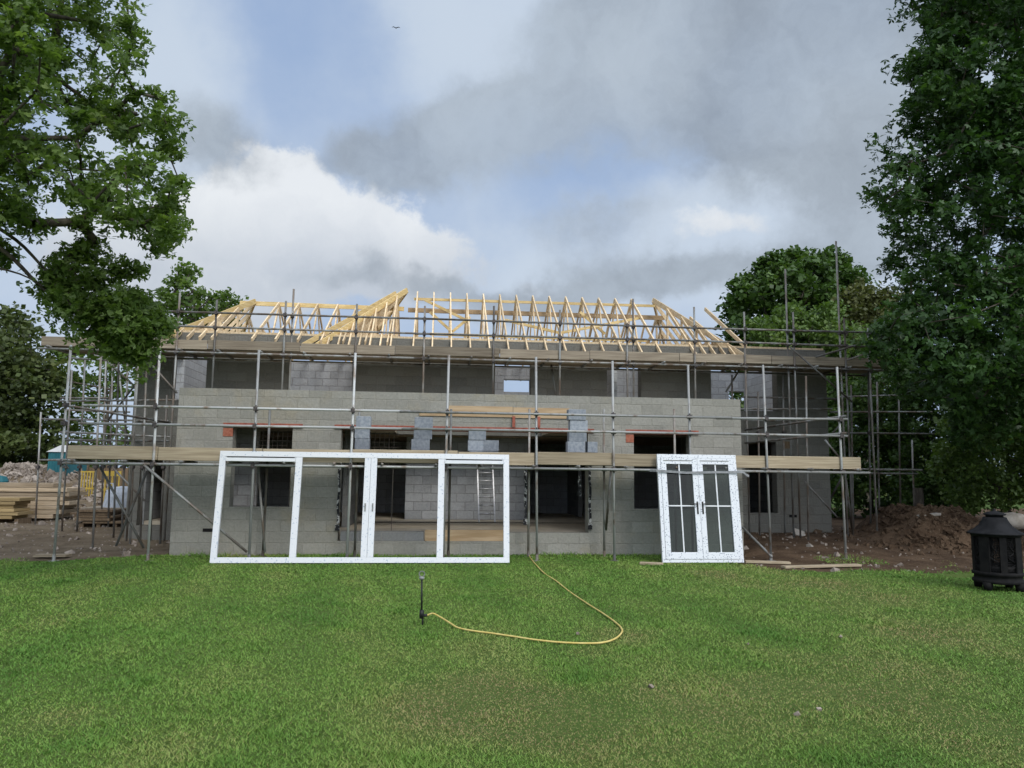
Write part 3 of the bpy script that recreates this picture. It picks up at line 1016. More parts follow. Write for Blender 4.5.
# side scaffolds
rs = scaffold((PX(880, 470, 20), 20, 0), 'bare scaffold tubes at the right gable end in front of the dark hedge')
for px, top, Y in ((851, 385, 19.2), (877, 382, 20.2), (912, 440, 21.5), (806, 376, 17.3), (732, 375, 18.3)):
    p = P(px, 470, Y)
    z0 = float(soil_h(np.array([p.x]), np.array([Y]))[0])
    upright(rs, (p.x, Y, z0), (P(px, top, Y).x, Y, P(px, top, Y).z), False, (P(px, 470, Y).z,))
for a, b, ya, yb, Y in ((830, 932, 412, 412, 19.15), (843, 935, 433, 434, 19.15), (838, 922, 469, 470, 19.15), (845, 918, 473, 474, 20.25), (735, 832, 409, 409, 18.4)):
    bar(rs, P(a, ya, Y), P(b, yb, Y))
for px, top, Y in ((758, 392, 17.9), (783, 375, 18.5), (868, 345, 18.4), (898, 345, 20.8)):
    p = P(px, 470, Y)
    z0 = float(soil_h(np.array([p.x]), np.array([Y]))[0])
    upright(rs, (p.x, Y, z0), (P(px, top, Y).x, Y, P(px, top, Y).z), False, (P(px, 433, Y).z,))
for a, b, ya, yb, Y in ((742, 838, 397, 399, 18.5), (742, 838, 465, 467, 18.0), (838, 905, 397, 395, 20.3), (742, 790, 420, 421, 18.7)):
    bar(rs, P(a, ya, Y), P(b, yb, Y))
for a, ya, Ya, b, yb, Yb in ((745, 430, 17.6, 846, 416, YS + .1), (745, 443, 17.6, 846, 433, YS + .1), (805, 482, 18.4, 837, 517, 18.4), (843, 475, 19, 830, 500, 19.6),
                             (825, 440, 17, 839, 457, 17), (846, 480, 18, 852, 530, 19), (840, 425, 18.6, 829, 437, 18.9)):
    bar(rs, P(a, ya, Ya), P(b, yb, Yb), 'diagonal_brace')
ls = scaffold((PX(90, 470, 20), 20, 0), 'bare scaffold tubes at the left gable end near the timber stacks')
for px, bx, top, Y in ((41, 35, 412, 22.0), (72, 62, 370, 20.5), (101, 94, 352, 17.2), (106, 101, 356, 21.5), (113, 108, 350, 21.0), (147, 141, 352, 18.2), (137, 131, 352, 18.0), (128, 122, 358, 20.0), (119, 114, 356, 19.2), (85, 77, 360, 20.4), (157, 151, 360, 18.5), (167, 161, 395, 18.1)):
    t, b = P(px, top, Y), P(bx, 530, Y)
    z0 = float(soil_h(np.array([b.x]), np.array([Y]))[0])
    upright(ls, (b.x, Y, z0), (t.x, Y, t.z), False, (P(px, 467, Y).z,))
for a, ya, Ya, b, yb, Yb in ((40, 460, 22, 66, 460, YS + .3), (42, 419, 22, 168, 421, 18.2), (60, 432, 20.3, 172, 437, 18.2), (60, 401, 20.3, 176, 400, 18.0),
                             (64, 405, YS + .1, 172, 423, 18.3), (70, 350, 20, 140, 366, 18), (66, 467, YS, 68, 468, 22), (60, 398, 21, 108, 398, 21), (66, 440, 20.3, 170, 441, 18.4), (70, 358, 20.3, 165, 364, 18.5), (72, 446, 20.6, 150, 446, 20.6), (66, 410, 21, 130, 412, 21)):
    bar(ls, P(a, ya, Ya), P(b, yb, Yb))
for a, ya, b, yb, Y in ((108, 362, 150, 400, 19.5), (145, 372, 108, 420, 19.5), (112, 467, 145, 501, 18.5), (118, 365, 128, 445, 20), (112, 420, 140, 446, 20)):
    bar(ls, P(a, ya, Y), P(b, yb, Y), 'diagonal_brace')

# ------------------------------------------------------------------ loose blocks on the lower deck
DZ = ZL1 + .117
stacks = [(361.5, 4, .28, 'pale stack at the wide opening left end'), (422, 4, .36, 'stack left of centre on the scaffold deck'),
          (478, 3, .34, 'short stack above the ladder'), (492, 2, .30, 'lowest stack of two above the ladder'), (577, 5, .36, 'tallest stack on the scaffold deck'), (590, 2, .2, 'stub stack leaning by the tallest stack')]
ordn = ['bottom', 'second', 'third', 'fourth', 'fifth']
for px, n, w, txt in stacks:
    p = P(px, 450, 15.15)
    for k in range(n):
        dx, dy = random.uniform(-.035, .035), random.uniform(-.02, .02)
        o = MB().box(p.x - w / 2 + dx, p.x + w / 2 + dx, 15.05 + dy, 15.27 + dy, DZ + k * .216, DZ + k * .216 + .2145).build('concrete_block', M['loose_block'], None, bevel=.008)
        pos_word = 'topmost' if k == n - 1 else ordn[k]
        tag(o, f'grey concrete block, {pos_word}, {txt}', 'block', 'loose concrete blocks stacked on the lower scaffold deck')

# ------------------------------------------------------------------ steel mesh sheets behind the openings
for p0, p1, lab in ((256, 291, 'rusty steel mesh sheet standing inside the left window opening'), (369, 396, 'rusty steel mesh sheet inside the wide opening beside the blue block stack')):
    x0, x1 = xo(p0, p1, YW + .4)
    b = MB()
    k = 0
    while x0 + k * .1 <= x1:
        b.tube((x0 + k * .1, YW + .4, 1.75), (x0 + k * .1, YW + .45, 2.5), .006, 5)
        k += 1
    for j in range(8):
        b.tube((x0 - .03, YW + .39 + j * .007, 1.78 + j * .1), (x1 + .03, YW + .39 + j * .007, 1.78 + j * .1), .006, 5)
    # feet reach down to the slab
    for x in (x0, x0 + (k - 1) * .1): b.tube((x, YW + .33, FLOOR), (x, YW + .4, 1.76), .008, 5)
    tag(b.build('steel_mesh', M['rebar']), lab, 'steel mesh')

# ------------------------------------------------------------------ ladder
lt = thing('ladder', 'aluminium ladder leaning on the blue grey inner block wall', 'ladder', (PX(487, 520, 19.2), 19.2, FLOOR))
la, lb = lt.location + Vector((0, 0, .0)), Vector((lt.location.x - .03, 20.26, 2.5))
for s in (-.2, .2):
    MB().beam(la + Vector((s, 0, 0)), lb + Vector((s, 0, 0)), .03, .065, (0, 1, 0)).build('stile', M['alu'], lt)
for k in range(1, 10):
    c = la.lerp(lb, k / 10)
    MB().tube(c + Vector((-.19, 0, 0)), c + Vector((.19, 0, 0)), .017, 8).build('rung', M['alu'], lt, True)

# ------------------------------------------------------------------ leaning frames


def lean_empty(name, label, cat, bl, tilt, rz_=0.0):
    o = thing(name, label, cat, bl)
    o.rotation_euler = (-tilt, 0, rz_)      # top falls back, away from the camera
    return o


def local(mb, name, mat, parent, bevel=0.004):
    """mesh given in the parent's own axes"""
    o = arr_obj(name, np.array(mb.v), mb.f, mat, None)
    o.parent = parent
    if bevel:
        b = o.modifiers.new('bevel', 'BEVEL')
        b.width = bevel
        b.segments = 2
        b.limit_method = 'ANGLE'
    return o


YF0, YF1 = 14.32, 14.62
bl, br = P(209.5, 561, YF0), P(509.5, 562, YF0)
WF = br.x - bl.x
HF = 2.03
fr = lean_empty('patio_door_frame', 'wide white four bay door frame without glass leaning on the scaffold', 'door frame', (bl.x, YF0, 0.012), math.asin((YF1 - YF0) / HF))
bx = [0.0, (288 - 209) / 300 * WF + .02, (362 - 209) / 300 * WF + .02, (437 - 209) / 300 * WF, WF]
b = MB()
b.box(0, WF, 0, .07, 0, .10)
b.box(0, WF, 0, .07, HF - .10, HF)
b.box(0, .11, 0, .07, .1005, HF - .1005)
b.box(WF - .11, WF, 0, .07, .1005, HF - .1005)
local(b, 'frame', M['film_faint'], fr)
for i, w in ((1, .12), (3, .12)):
    local(MB().box(bx[i] - w / 2, bx[i] + w / 2, .004, .066, .101, HF - .101), 'mullion', M['film_faint'], fr)
for sx in (-1, 1):
    a, c = (bx[2] - .115, bx[2] - .002) if sx < 0 else (bx[2] + .002, bx[2] + .115)
    o = local(MB().box(a, c, .002, .066, .101, HF - .101), 'meeting_stile', M['film_faint'], fr)
    h = MB()
    xh = (a + c) / 2 + sx * .01
    h.box(xh - .012, xh + .012, -.012, .0015, .93, 1.08)
    h.tube((xh, -.03, 1.05), (xh, -.012, 1.05), .012, 8)
    local(h, 'handle_plate', M['grey_plastic'], o, 0)
for i in (0, 3):
    x0, x1 = bx[i] + (.112 if i == 0 else .062), bx[i + 1] - (.062 if i == 0 else .112)
    b = MB()
    b.box(x0, x1, -.012, .05, HF - .19, HF - .125)
    b.box(x0, x1, .01, .05, HF - .123, HF - .103)
    local(b, 'sash_rail', M['upvc'], fr)
    local(MB().box(x0 + .02, x1 - .02, -.006, .004, HF - .119, HF - .107), 'sash_gasket', M['plastic_black'], fr, 0)

bl, br = P(662.8, 564, YF0), P(744.3, 565, YF0)
WD = br.x - bl.x
HD = 2.08
fd = lean_empty('french_door_set', 'pair of white glazed doors in speckled protective film leaning on the scaffold', 'french doors', (bl.x, YF0, 0.012), math.asin((YF1 - YF0) / HD))
b = MB()
b.box(0, WD, 0, .07, 0, .06)
b.box(0, WD, 0, .07, HD - .07, HD)
b.box(0, .065, 0, .07, .0605, HD - .0705)
b.box(WD - .065, WD, 0, .07, .0605, HD - .0705)
local(b, 'frame', M['film'], fd)
for s in (0, 1):
    x0 = .068 if s == 0 else WD / 2 + .002
    x1 = WD / 2 - .002 if s == 0 else WD - .068
    z0, z1 = .064, HD - .074
    st = .105
    b = MB()
    b.box(x0, x1, -.01, .06, z0, z0 + .13)
    b.box(x0, x1, -.01, .06, z1 - .12, z1)
    b.box(x0, x0 + st, -.01, .06, z0 + .1305, z1 - .1205)
    b.box(x1 - st, x1, -.01, .06, z0 + .1305, z1 - .1205)
    leaf = local(b, 'door_leaf', M['film'], fd)
    gx0, gx1, gz0, gz1 = x0 + st, x1 - st, z0 + .13, z1 - .12
    local(MB().box(gx0, gx1, .022, .028, gz0, gz1), 'pane', M['glass'], leaf, 0)
    xm, zm = (gx0 + gx1) / 2, gz0 + (gz1 - gz0) * .52
    b = MB()
    b.box(xm - .012, xm + .012, .006, .0215, gz0 + .001, gz1 - .001)
    b.box(gx0 + .001, xm - .0125, .007, .021, zm - .012, zm + .012)
    b.box(xm + .0125, gx1 - .001, .007, .021, zm - .012, zm + .012)
    local(b, 'glazing_bar', M['upvc'], leaf, 0)
    xh = x1 - .05 if s == 0 else x0 + .05
    h = MB()
    h.box(xh - .016, xh + .016, -.02, -.0105, zm - .16, zm + .08)
    h.tube((xh, -.055, zm + .03), (xh, -.02, zm + .03), .011, 8)
    sg = -1 if s == 0 else 1
    h.box(min(xh, xh + sg * .11), max(xh, xh + sg * .11), -.062, -.045, zm + .02, zm + .04)
    local(h, 'handle', M['plastic_black'], leaf, .002)
    local(MB().box(x0 + .05, x1 - .09, -.016, -.0105, z1 - .06, z1 - .045), 'trickle_vent', M['grey_plastic'], leaf, 0)
p0, p1 = P(655, 470.5, YS - .17), P(741, 472.5, YS - .17)
b = MB()
pts = [p0 + Vector((-.12, .10, .0)), p0 + Vector((0, -.06, 0)), p0.lerp(p1, .35) + Vector((0, -.06, -.03)), p0.lerp(p1, .7) + Vector((0, -.06, -.005)), p1 + Vector((.02, -.06, .01)), p1 + Vector((.10, .0, -.04)), p1 + Vector((.17, .02, -.075))]
for q0, q1 in zip(pts, pts[1:]): b.beam(q0, q1, .006, .045, (0, 0, 1))
tag(b.build('strap', M['strap']), 'grey strap tied across the top of the glazed doors', 'strap')

# ------------------------------------------------------------------ planks on the ground
for (a, c, lab) in (((640, 563), (663, 564), 'short pale plank on the grass left of the glazed doors'), ((783, 566), (859, 564), 'long pale plank lying on the bare soil right of the glazed doors'), ((745, 561), (790, 562), 'brown plank lying behind the foot of the glazed doors')):
    p, q = G(*a, .03), G(*c, .03)
    if q.x > 6.3:
        p.z = float(soil_h(np.array([p.x]), np.array([p.y]))[0]) + .03
        q.z = float(soil_h(np.array([q.x]), np.array([q.y]))[0]) + .03
    tag(MB().beam(p, q, .15, .04).build('plank', M['board'], None, bevel=.004), lab, 'plank', 'loose planks on the ground')

# ------------------------------------------------------------------ sprinkler and hose
sb = G(422.5, 626)
sp = thing('sprinkler_stake', 'thin black sprinkler stake with grey head standing on the lawn', 'sprinkler', sb)
b = MB()
b.tube(sb + Vector((0, 0, -.05)), sb + Vector((0, 0, .16)), .009, 8, .011)
b.tube(sb + Vector((-.012, 0, .14)), sb + Vector((-.02, 0, .49)), .011, 8, .010)
b.build('stake', M['plastic_black'], sp, True)
b = MB()
b.tube(sb + Vector((-.012, 0, .11)), sb + Vector((.05, -.01, .115)), .015, 8)
b.tube(sb + Vector((-.012, 0, .08)), sb + Vector((-.012, 0, .17)), .024, 8)
b.build('hose_fitting', M['plastic_black'], sp, True)
b = MB()
c = sb + Vector((-.02, 0, .49))
b.lathe(c, [(.012, 0), (.03, .012), (.03, .028), (.014, .034)], 14)
for k in range(14):
    t0, t1 = 2 * math.pi * k / 14, 2 * math.pi * (k + 1) / 14
    b.tube(c + Vector((math.cos(t0) * .03, 0, .062 + math.sin(t0) * .03)), c + Vector((math.cos(t1) * .03, 0, .062 + math.sin(t1) * .03)), .007, 6)
b.build('sprinkler_head', M['grey_plastic'], sp, True)
hp = [(sb + Vector((.05, -.01, .115)))] + [G(x, y, z) for x, y, z in ((433, 613.5, .09), (441, 617.5, .06), (450, 623, .04), (458, 626.5, .034), (472, 629.5, .032), (490, 631.8, .03), (512, 635, .028), (535, 638.5, .03), (560, 641, .028), (585, 642, .03),
      (602, 641.3, .034), (614, 638, .036), (620.5, 633, .036), (622, 628.5, .034), (617, 622.5, .033), (604, 613, .03), (588, 603, .03), (570, 591, .028), (556, 580, .03), (545, 573, .03), (537, 565, .032), (531, 558, .03), (527, 550, .03))]


def spline(pts, n=6):
    out = []
    for i in range(len(pts) - 1):
        p0, p1, p2, p3 = pts[max(i - 1, 0)], pts[i], pts[i + 1], pts[min(i + 2, len(pts) - 1)]
        for k in range(n):
            t = k / n
            out.append(.5 * ((2 * p1) + (p2 - p0) * t + (2 * p0 - 5 * p1 + 4 * p2 - p3) * t * t + (3 * p1 - p0 - 3 * p2 + p3) * t ** 3))
    return out + [pts[-1]]


hp = [p_ - Vector((0, 0, .012 if i_ > 3 else 0)) for i_, p_ in enumerate(hp)]
tag(MB().path(spline(hp), .0095, 8).build('garden_hose', M['hose'], None, True), 'yellow garden hose curling over the lawn from the sprinkler to the house', 'hose')

# ------------------------------------------------------------------ fire pit
c = G(999, 589)
fp = thing('garden_fire_pit', 'round black iron garden fire pit with conical lid on the lawn edge', 'fire pit', c)
RB, RLID = .325, .385
b = MB()
b.lathe(c, [(.33, .10), (RB + .02, .11), (RB + .02, .15), (RB - .005, .16), (RB - .005, .21), (RB + .02, .22), (RB + .02, .26), (.32, .27)], 32)
b.build('base_ring', M['black'], fp, True)
for k in range(4):
    t = math.radians(45 + 90 * k - 20)
    p = c + Vector((math.cos(t) * .3, math.sin(t) * .3, 0))
    b = MB()
    b.tube(p, p + Vector((0, 0, .12)), .055, 10, .075)
    b.build('foot', M['black'], fp, True)
MB().lathe(c, [(.0, .2), (.25, .22), (.31, .36), (.3, .36), (.24, .24), (.0, .22)], 28).build('fire_bowl', M['black'], fp, True)
for k in range(8):
    t = 2 * math.pi * (k + .5) / 8
    d_ = Vector((math.cos(t), math.sin(t), 0))
    s_ = Vector((-d_.y, d_.x, 0))
    p = c + d_ * (RB - .01)
    MB().beam(p + Vector((0, 0, .26)), p + Vector((0, 0, .815)), .09 if k % 2 else .15, .02, d_).build('post', M['black'], fp)
for k in range(8):
    t0, t1 = 2 * math.pi * (k + .5) / 8, 2 * math.pi * (k + 1.5) / 8
    a0 = c + Vector((math.cos(t0), math.sin(t0), 0)) * (RB - .014)
    a1 = c + Vector((math.cos(t1), math.sin(t1), 0)) * (RB - .014)
    b = MB()
    for i in range(1, 12):
        q = a0.lerp(a1, i / 12)
        b.tube(q + Vector((0, 0, .27)), q + Vector((0, 0, .81)), .0052, 4, cap=False)
    for j in range(1, 22):
        b.tube(a0 + Vector((0, 0, .27 + j * .0255)), a1 + Vector((0, 0, .27 + j * .0255)), .0052, 4, cap=False)
    # cut-out leaf scroll in front of the mesh
    mid, dr = a0.lerp(a1, .5), (a1 - a0)
    ou = Vector((math.cos((t0 + t1) / 2), math.sin((t0 + t1) / 2), 0)) * .012
    pts = [mid + ou + dr * (.28 * math.sin(u * 2.2)) * (1 - u / 7) + Vector((0, 0, .36 + u * .06)) for u in np.linspace(0, 6.2, 24)]
    b.path(pts, .008, 6)
    b.build('mesh_panel', M['black'], fp)
MB().lathe(c, [(RB + .01, .79), (RB + .012, .83), (RB - .02, .83), (RB - .02, .79)], 32).build('top_ring', M['black'], fp, True)
MB().lathe(c, [(RLID - .01, .82), (RLID, .832), (RLID - .01, .845), (.30, .882), (.222, .95), (.172, 1.03), (.155, 1.075), (.15, 1.075), (.15, 1.06)], 36).build('lid', M['lid'], fp, True)
MB().lathe(c, [(.115, 1.06), (.12, 1.10), (.155, 1.11), (.155, 1.122), (.10, 1.15), (.035, 1.165), (.02, 1.175), (.028, 1.19), (.0, 1.20)], 28).build('chimney_cap', M['lid'], fp, True)

# ------------------------------------------------------------------ heaps, rubble, stacks


def heap(name, cx, cy, rx, ry, h, mat, seed, rough=.12, res=60):
    xs, ys = np.linspace(cx - rx * 1.15, cx + rx * 1.15, res), np.linspace(cy - ry * 1.15, cy + ry * 1.15, res)

    def f(x, y):
        q = np.sqrt(((x - cx) / rx) ** 2 + ((y - cy) / ry) ** 2)
        q = q + .12 * vnoise(x, y, seed, 1.4)
        s = np.clip(1 - q, 0, 1)
        g0 = soil_h(x, y) - .06
        return g0 + h * np.minimum(1, s ** .85 * 1.25) + rough * np.minimum(s * 4, 1) * (vnoise(x, y, seed + 1, 3.5) + .6 * vnoise(x, y, seed + 2, 9))
    return heightfield(name, xs, ys, f, mat, False), f


def stones(name, pts, sizes, mat, seed):
    r = np.random.default_rng(seed)
    ico = np.array([(-1, -1, -1), (1, -1, -1), (1, 1, -1), (-1, 1, -1), (-1, -1, 1), (1, -1, 1), (1, 1, 1), (-1, 1, 1)]) * .5
    fc = np.array([(0, 3, 2, 1), (4, 5, 6, 7), (0, 1, 5, 4), (1, 2, 6, 5), (2, 3, 7, 6), (3, 0, 4, 7)])
    V, F_ = [], []
    for i, (p, s) in enumerate(zip(pts, sizes)):
        q = r.normal(size=(3, 3))
        u, _, w = np.linalg.svd(q)
        k = ico * s * r.uniform(.5, 1.2, 3) + r.normal(0, .13 * s, (8, 3))
        V.append(k @ (u @ w) + p)
        F_.append(fc + 8 * i)
    return arr_obj(name, np.concatenate(V), np.concatenate(F_), mat)


def on(f, x, y): return float(f(np.array([x]), np.array([y]))[0])


pc = P(925, 525, 17.3)
o, fh = heap('soil_mound', pc.x + .45, 17.9, 1.9, 1.9, .72, M['soil'], 40, .2)
tag(o, 'brown mound of dug soil behind the black fire pit', 'soil mound')
pts = []
for _ in range(1500):
    x, y = pc.x + .4 + rng.normal(0, 1.0), 17.2 + rng.normal(0, 1.0)
    pts.append((x, y, max(on(fh, x, y), on(soil_h, x, y)) + .01))
tag(stones('soil_clods', pts, .02 + .12 * rng.uniform(0, 1, len(pts)) ** 3, M['soil'], 5), 'loose soil clods and stones over the brown mound', 'clods', kind='stuff')
p = P(1012, 517, 16.6)
bm_pts = MB()
bm_pts.lathe((p.x, 16.6, p.z - .25), [(0, -.05), (.3, 0), (.36, .12), (.33, .24), (.2, .33), (0, .36)], 9)
tag(bm_pts.build('boulder', M['boulder'], None, True), 'pale boulder on the mound right behind the fire pit', 'boulder')
p = P(925, 510, 17.3)
tag(MB().beam((p.x - .28, 17.1, p.z - .14), (p.x + .3, 17.25, p.z - .09), .18, .06).build('stone_slab', M['boulder'], None, bevel=.015), 'flat pale stone on top of the brown soil mound', 'stone')
# site debris right
pts, sz = [], []
for _ in range(420):
    x, y = rng.uniform(XR - .5, XR + 8), rng.uniform(13.2, 21)
    pts.append((x, y, on(soil_h, x, y) + .005))
    sz.append(rng.choice([.02, .04, .06, .10], p=[.5, .32, .14, .04]))
tag(stones('rubble', pts, sz, M['stone'], 6), 'broken block and stone rubble scattered on the bare soil at right', 'rubble', kind='stuff')
for px, py, s, lab in ((800, 541, .2, 'largest pale broken slab on the bare soil by the right gable'), (810, 548, .14, 'small white broken block on the soil near the corner pole'), (790, 537, .13, 'thin pale sheet scrap behind the broken slabs')):
    q = G(px, py, .1)
    z = on(soil_h, q.x, q.y)
    tag(stones('broken_slab', [(q.x, q.y, z + .01)], [s], M['boulder'], int(px)), lab, 'broken slab', 'broken slabs on the soil')
pts, sz = [], []
for _ in range(700):
    x, y = rng.uniform(XL - 8, XL - .2), rng.uniform(15.3, 25)
    pts.append((x, y, on(soil_h, x, y) + .005))
    sz.append(rng.choice([.025, .04, .07, .11], p=[.45, .33, .16, .06]))
tag(stones('rubble', pts, sz, M['stone'], 8), 'stone rubble scattered on the trampled soil at left', 'rubble', kind='stuff')
# rubble heap at left
hc = P(20, 485, 27)
o, fh2 = heap('rubble_heap', hc.x, 28, 3.6, 2.6, 1.6, M['soil_grey'], 50, .12)
tag(o, 'tall heap of pale demolition rubble behind the timber stacks', 'rubble heap')
pts, sz = [], []
for _ in range(3000):
    x, y = hc.x + rng.normal(0, 1.9), 27.4 + rng.normal(0, 1.5)
    pts.append((x, y, max(on(fh2, x, y), on(soil_h, x, y)) + .02))
    sz.append(.04 + .15 * rng.uniform() ** 2.6)
tag(stones('rubble', pts, sz, M['stone'], 9), 'broken pale stones covering the tall rubble heap', 'rubble', kind='stuff')


def pack(label, px0, px1, py, Y, layers, th, mat, dep=1.2):
    x0, x1 = PX(px0, py, Y), PX(px1, py, Y)
    z = on(soil_h, (x0 + x1) / 2, Y)
    t = thing('timber_stack', label, 'timber stack', ((x0 + x1) / 2, Y, z), 'timber stacks at the left of the site')
    b = MB()
    for k in (0.12, .5, .88):
        xx = x0 + (x1 - x0) * k
        MB().box(xx - .05, xx + .05, Y + .05, Y + dep - .05, z - .08, z + .1).build('bearer', M['fence'], t)
    for k in range(layers):
        a, c = random.uniform(-.25, .25), random.uniform(-.28, .28)
        MB().box(x0 + a, x1 + c, Y + random.uniform(-.06, .06), Y + dep, z + .101 + k * (th + .012), z + .101 + k * (th + .012) + th).build('board', M[mat], t, bevel=.004)
    return t


pack('wide pale stack of sheet timber in front of the rubble heap', -40, 60, 500, 23.6, 8, .115, 'osb')
pack('low stack of yellow planks at the left edge', -30, 22, 515, 22.4, 6, .085, 'osb2', .8)
pack('short dark pallet stack of offcuts beside the bulk bag', 76, 120, 515, 21.0, 5, .06, 'fence', .9)
pack('grey planks laid over the pallet stack by the left gable', 82, 128, 505, 22.3, 4, .08, 'old_board', 1.0)
# bulk bag
q = P(108, 500, 21.9)
z = on(soil_h, q.x, 21.9)
t = thing('bulk_bag', 'pale blue grey bulk bag of sand between the scaffold poles', 'bulk bag', (q.x, 21.9, z))
b = MB()
prof = [(.0, 0), (.40, 0), (.47, .15), (.48, .5), (.43, .85), (.38, .95), (.22, 1.02), (0, 1.05)]
b.lathe((q.x, 21.9 + .95, z), prof, 12, .4)
b.build('bag_body', M['bag'], t, True)
for s in (-.3, .3):
    MB().path([(q.x + s - .1, 22.75, z + .9), (q.x + s - .06, 22.75, z + 1.12), (q.x + s + .06, 22.75, z + 1.12), (q.x + s + .1, 22.75, z + .9)], .02, 6).build('lifting_loop', M['bag'], t)
# barriers
for px, Y, hw, lab in ((87, 27.0, .22, 'narrow yellow plastic barrier standing before the brown fence'), (112, 25.5, .26, 'yellow plastic barrier partly behind the bulk bag')):
    q = P(px, 480, Y)
    z = on(soil_h, q.x, Y)
    t = thing('barrier', lab, 'barrier', (q.x, Y, z), 'yellow plastic barriers')
    zt = P(px, 471, Y).z
    b = MB()
    b.box(q.x - hw, q.x + hw, Y, Y + .05, zt - (.05 if hw < .24 else .16), zt)
    b.box(q.x - hw, q.x + hw, Y, Y + .05, z + .82, z + .88)
    for k in range(5):
        u = q.x - hw + 2 * hw * (k + .5) / 5
        b.box(u - .018, u + .018, Y + .004, Y + .046, z + .12, z + .8195)
        b.box(u - .018, u + .018, Y + .004, Y + .046, z + .8805, zt - (.0505 if hw < .24 else .1605))
    b.build('rail_panel', M['yellow'], t)
    for s_ in (-.7, .7): MB().box(q.x + s_ * hw - .04, q.x + s_ * hw + .04, Y - .25, Y + .3, z - .02, z + .118).build('foot', M['black'], t)
# fence panels
x0, x1 = PX(44, 480, 30), PX(128, 480, 30)
fx = thing('fence', 'brown timber panel fence at the left behind the rubble heap', 'fence', ((x0 + x1) / 2, 30, 0))
n = 4
for k in range(n):
    a, c2 = x0 + (x1 - x0) * k / n, x0 + (x1 - x0) * (k + 1) / n
    b = MB()
    m_ = 7
    for i in range(m_):
        u0, u1 = a + .06 + (c2 - a - .06) * i / m_, a + .06 + (c2 - a - .06) * (i + 1) / m_
        b.box(u0, u1 - .01, 30 + .01 * (i % 2), 30.02 + .01 * (i % 2), 0.1, 1.72)
    b.build('panel', M['fence'], fx)
    MB().box(a - .05, a + .05, 29.95, 30.07, -.1, 1.82).build('post', M['fence'], fx)
# cabin
q0, q1 = P(47, 470, 27.5), P(67, 470, 27.5)
zt = P(57, 452, 27.5).z
cb = thing('site_cabin', 'small teal site cabin with white roof behind the left scaffold', 'cabin', ((q0.x + q1.x) / 2, 27.5, 0))
b = MB()
b.box(q0.x, q1.x, 27.5, 29.0, .1, zt)
b.build('body', M['teal'], cb, bevel=.02)
b = MB()
xm = (q0.x + q1.x) / 2
b.add([(q0.x - .05, 27.45, zt + .003), (q1.x + .05, 27.45, zt + .003), (q1.x + .05, 29.05, zt + .003), (q0.x - .05, 29.05, zt + .003),
       (xm + .1, 27.45, zt + .24), (q1.x + .05, 27.45, zt + .22), (q1.x + .05, 29.05, zt + .22), (xm + .1, 29.05, zt + .24)],
      [(0, 3, 2, 1), (4, 5, 6, 7), (0, 1, 5, 4), (1, 2, 6, 5), (2, 3, 7, 6), (3, 0, 4, 7)])
b.build('roof', M['whiteroof'], cb)
b = MB()
for i in range(7):
    u = q0.x + .05 + (q1.x - q0.x - .1) * i / 6
    b.box(u - .01, u + .01, 27.485, 27.4995, .15, zt - .03)
b.build('ribs', M['teal'], cb)
q = P(3, 478, 25)
t = thing('waste_bin', 'teal lidded bin cut by the left edge before the rubble heap', 'bin', (q.x - .2, 25, 0))
b = MB()
b.lathe((q.x - .2, 25, 0.1), [(.24, 0), (.3, .8), (.32, 1.1)], 12)
b.build('body', M['grey_plastic'], t)
b = MB()
b.lathe((q.x - .2, 25, 0.1), [(.33, 1.103), (.34, 1.16), (.28, 1.3), (0, 1.36)], 12)
b.build('lid', M['teal'], t)

# small things on the lawn
for px, py, s, lab in ((651, 686, .04, 'largest pale stone on the lawn right of centre'), (797, 714, .032, 'pale leaf scrap on the lawn, left of the close pair at right'), (819, 709, .028, 'pale leaf scrap on the lawn, right of the close pair'),
                       (748, 643, .022, 'tiny pale scrap on the lawn below the glazed doors'), (578, 633, .03, 'pale stone on the lawn inside the hose curve'), (841, 636, .026, 'pale leaf scrap on the lawn below the long plank')):
    q = G(px, py, .02)
    tag(stones('lawn_scrap', [(q.x, q.y, .016)], [s], M['stone'], px), lab, 'scrap', 'pale scraps on the lawn')

# bird
q = CAM + ray(396, 28) * 60
b = MB()
b.add([q + Vector(v) for v in ((0, -.12, 0), (.05, 0, .02), (0, .14, 0), (-.05, 0, .02), (0, 0, -.05))], [(0, 1, 4), (1, 2, 4), (2, 3, 4), (3, 0, 4), (0, 3, 2, 1)])
for s in (-1, 1):
    b.add([q + Vector(v) for v in ((s * .04, -.06, .02), (s * .2, -.04, .1), (s * .36, .04, .05), (s * .18, .06, .09), (s * .04, .07, .02))], [(0, 1, 2, 3, 4)])
tag(b.build('bird', M['bird']), 'small dark bird gliding high in the cloudy sky', 'bird')


# ------------------------------------------------------------------ trees
def inpoly(x, y, poly):
    c = np.zeros(len(x), bool)
    n = len(poly)
    for i in range(n):
        (x0, y0), (x1, y1) = poly[i], poly[(i + 1) % n]
        if y0 == y1: continue
        k = ((y0 > y) != (y1 > y)) & (x < (x1 - x0) * (y - y0) / (y1 - y0) + x0)
        c ^= k
    return c


def edist(x, y, poly):
    d = np.full(len(x), 1e9)
    n = len(poly)
    for i in range(n):
        (x0, y0), (x1, y1) = poly[i], poly[(i + 1) % n]
        dx, dy = x1 - x0, y1 - y0
        t = np.clip(((x - x0) * dx + (y - y0) * dy) / (dx * dx + dy * dy + 1e-9), 0, 1)
        d = np.minimum(d, np.hypot(x - x0 - t * dx, y - y0 - t * dy))
    return d


FvA, RvA, UvA = np.array(Fv), np.array(Rv), np.array(Uv)


def unproj(px, py, Y):
    d = FvA + np.outer((px - 512) / FOC, RvA) + np.outer((384 - py) / FOC, UvA)
    return np.array(CAM) + d * (Y / d[:, 1])[:, None]


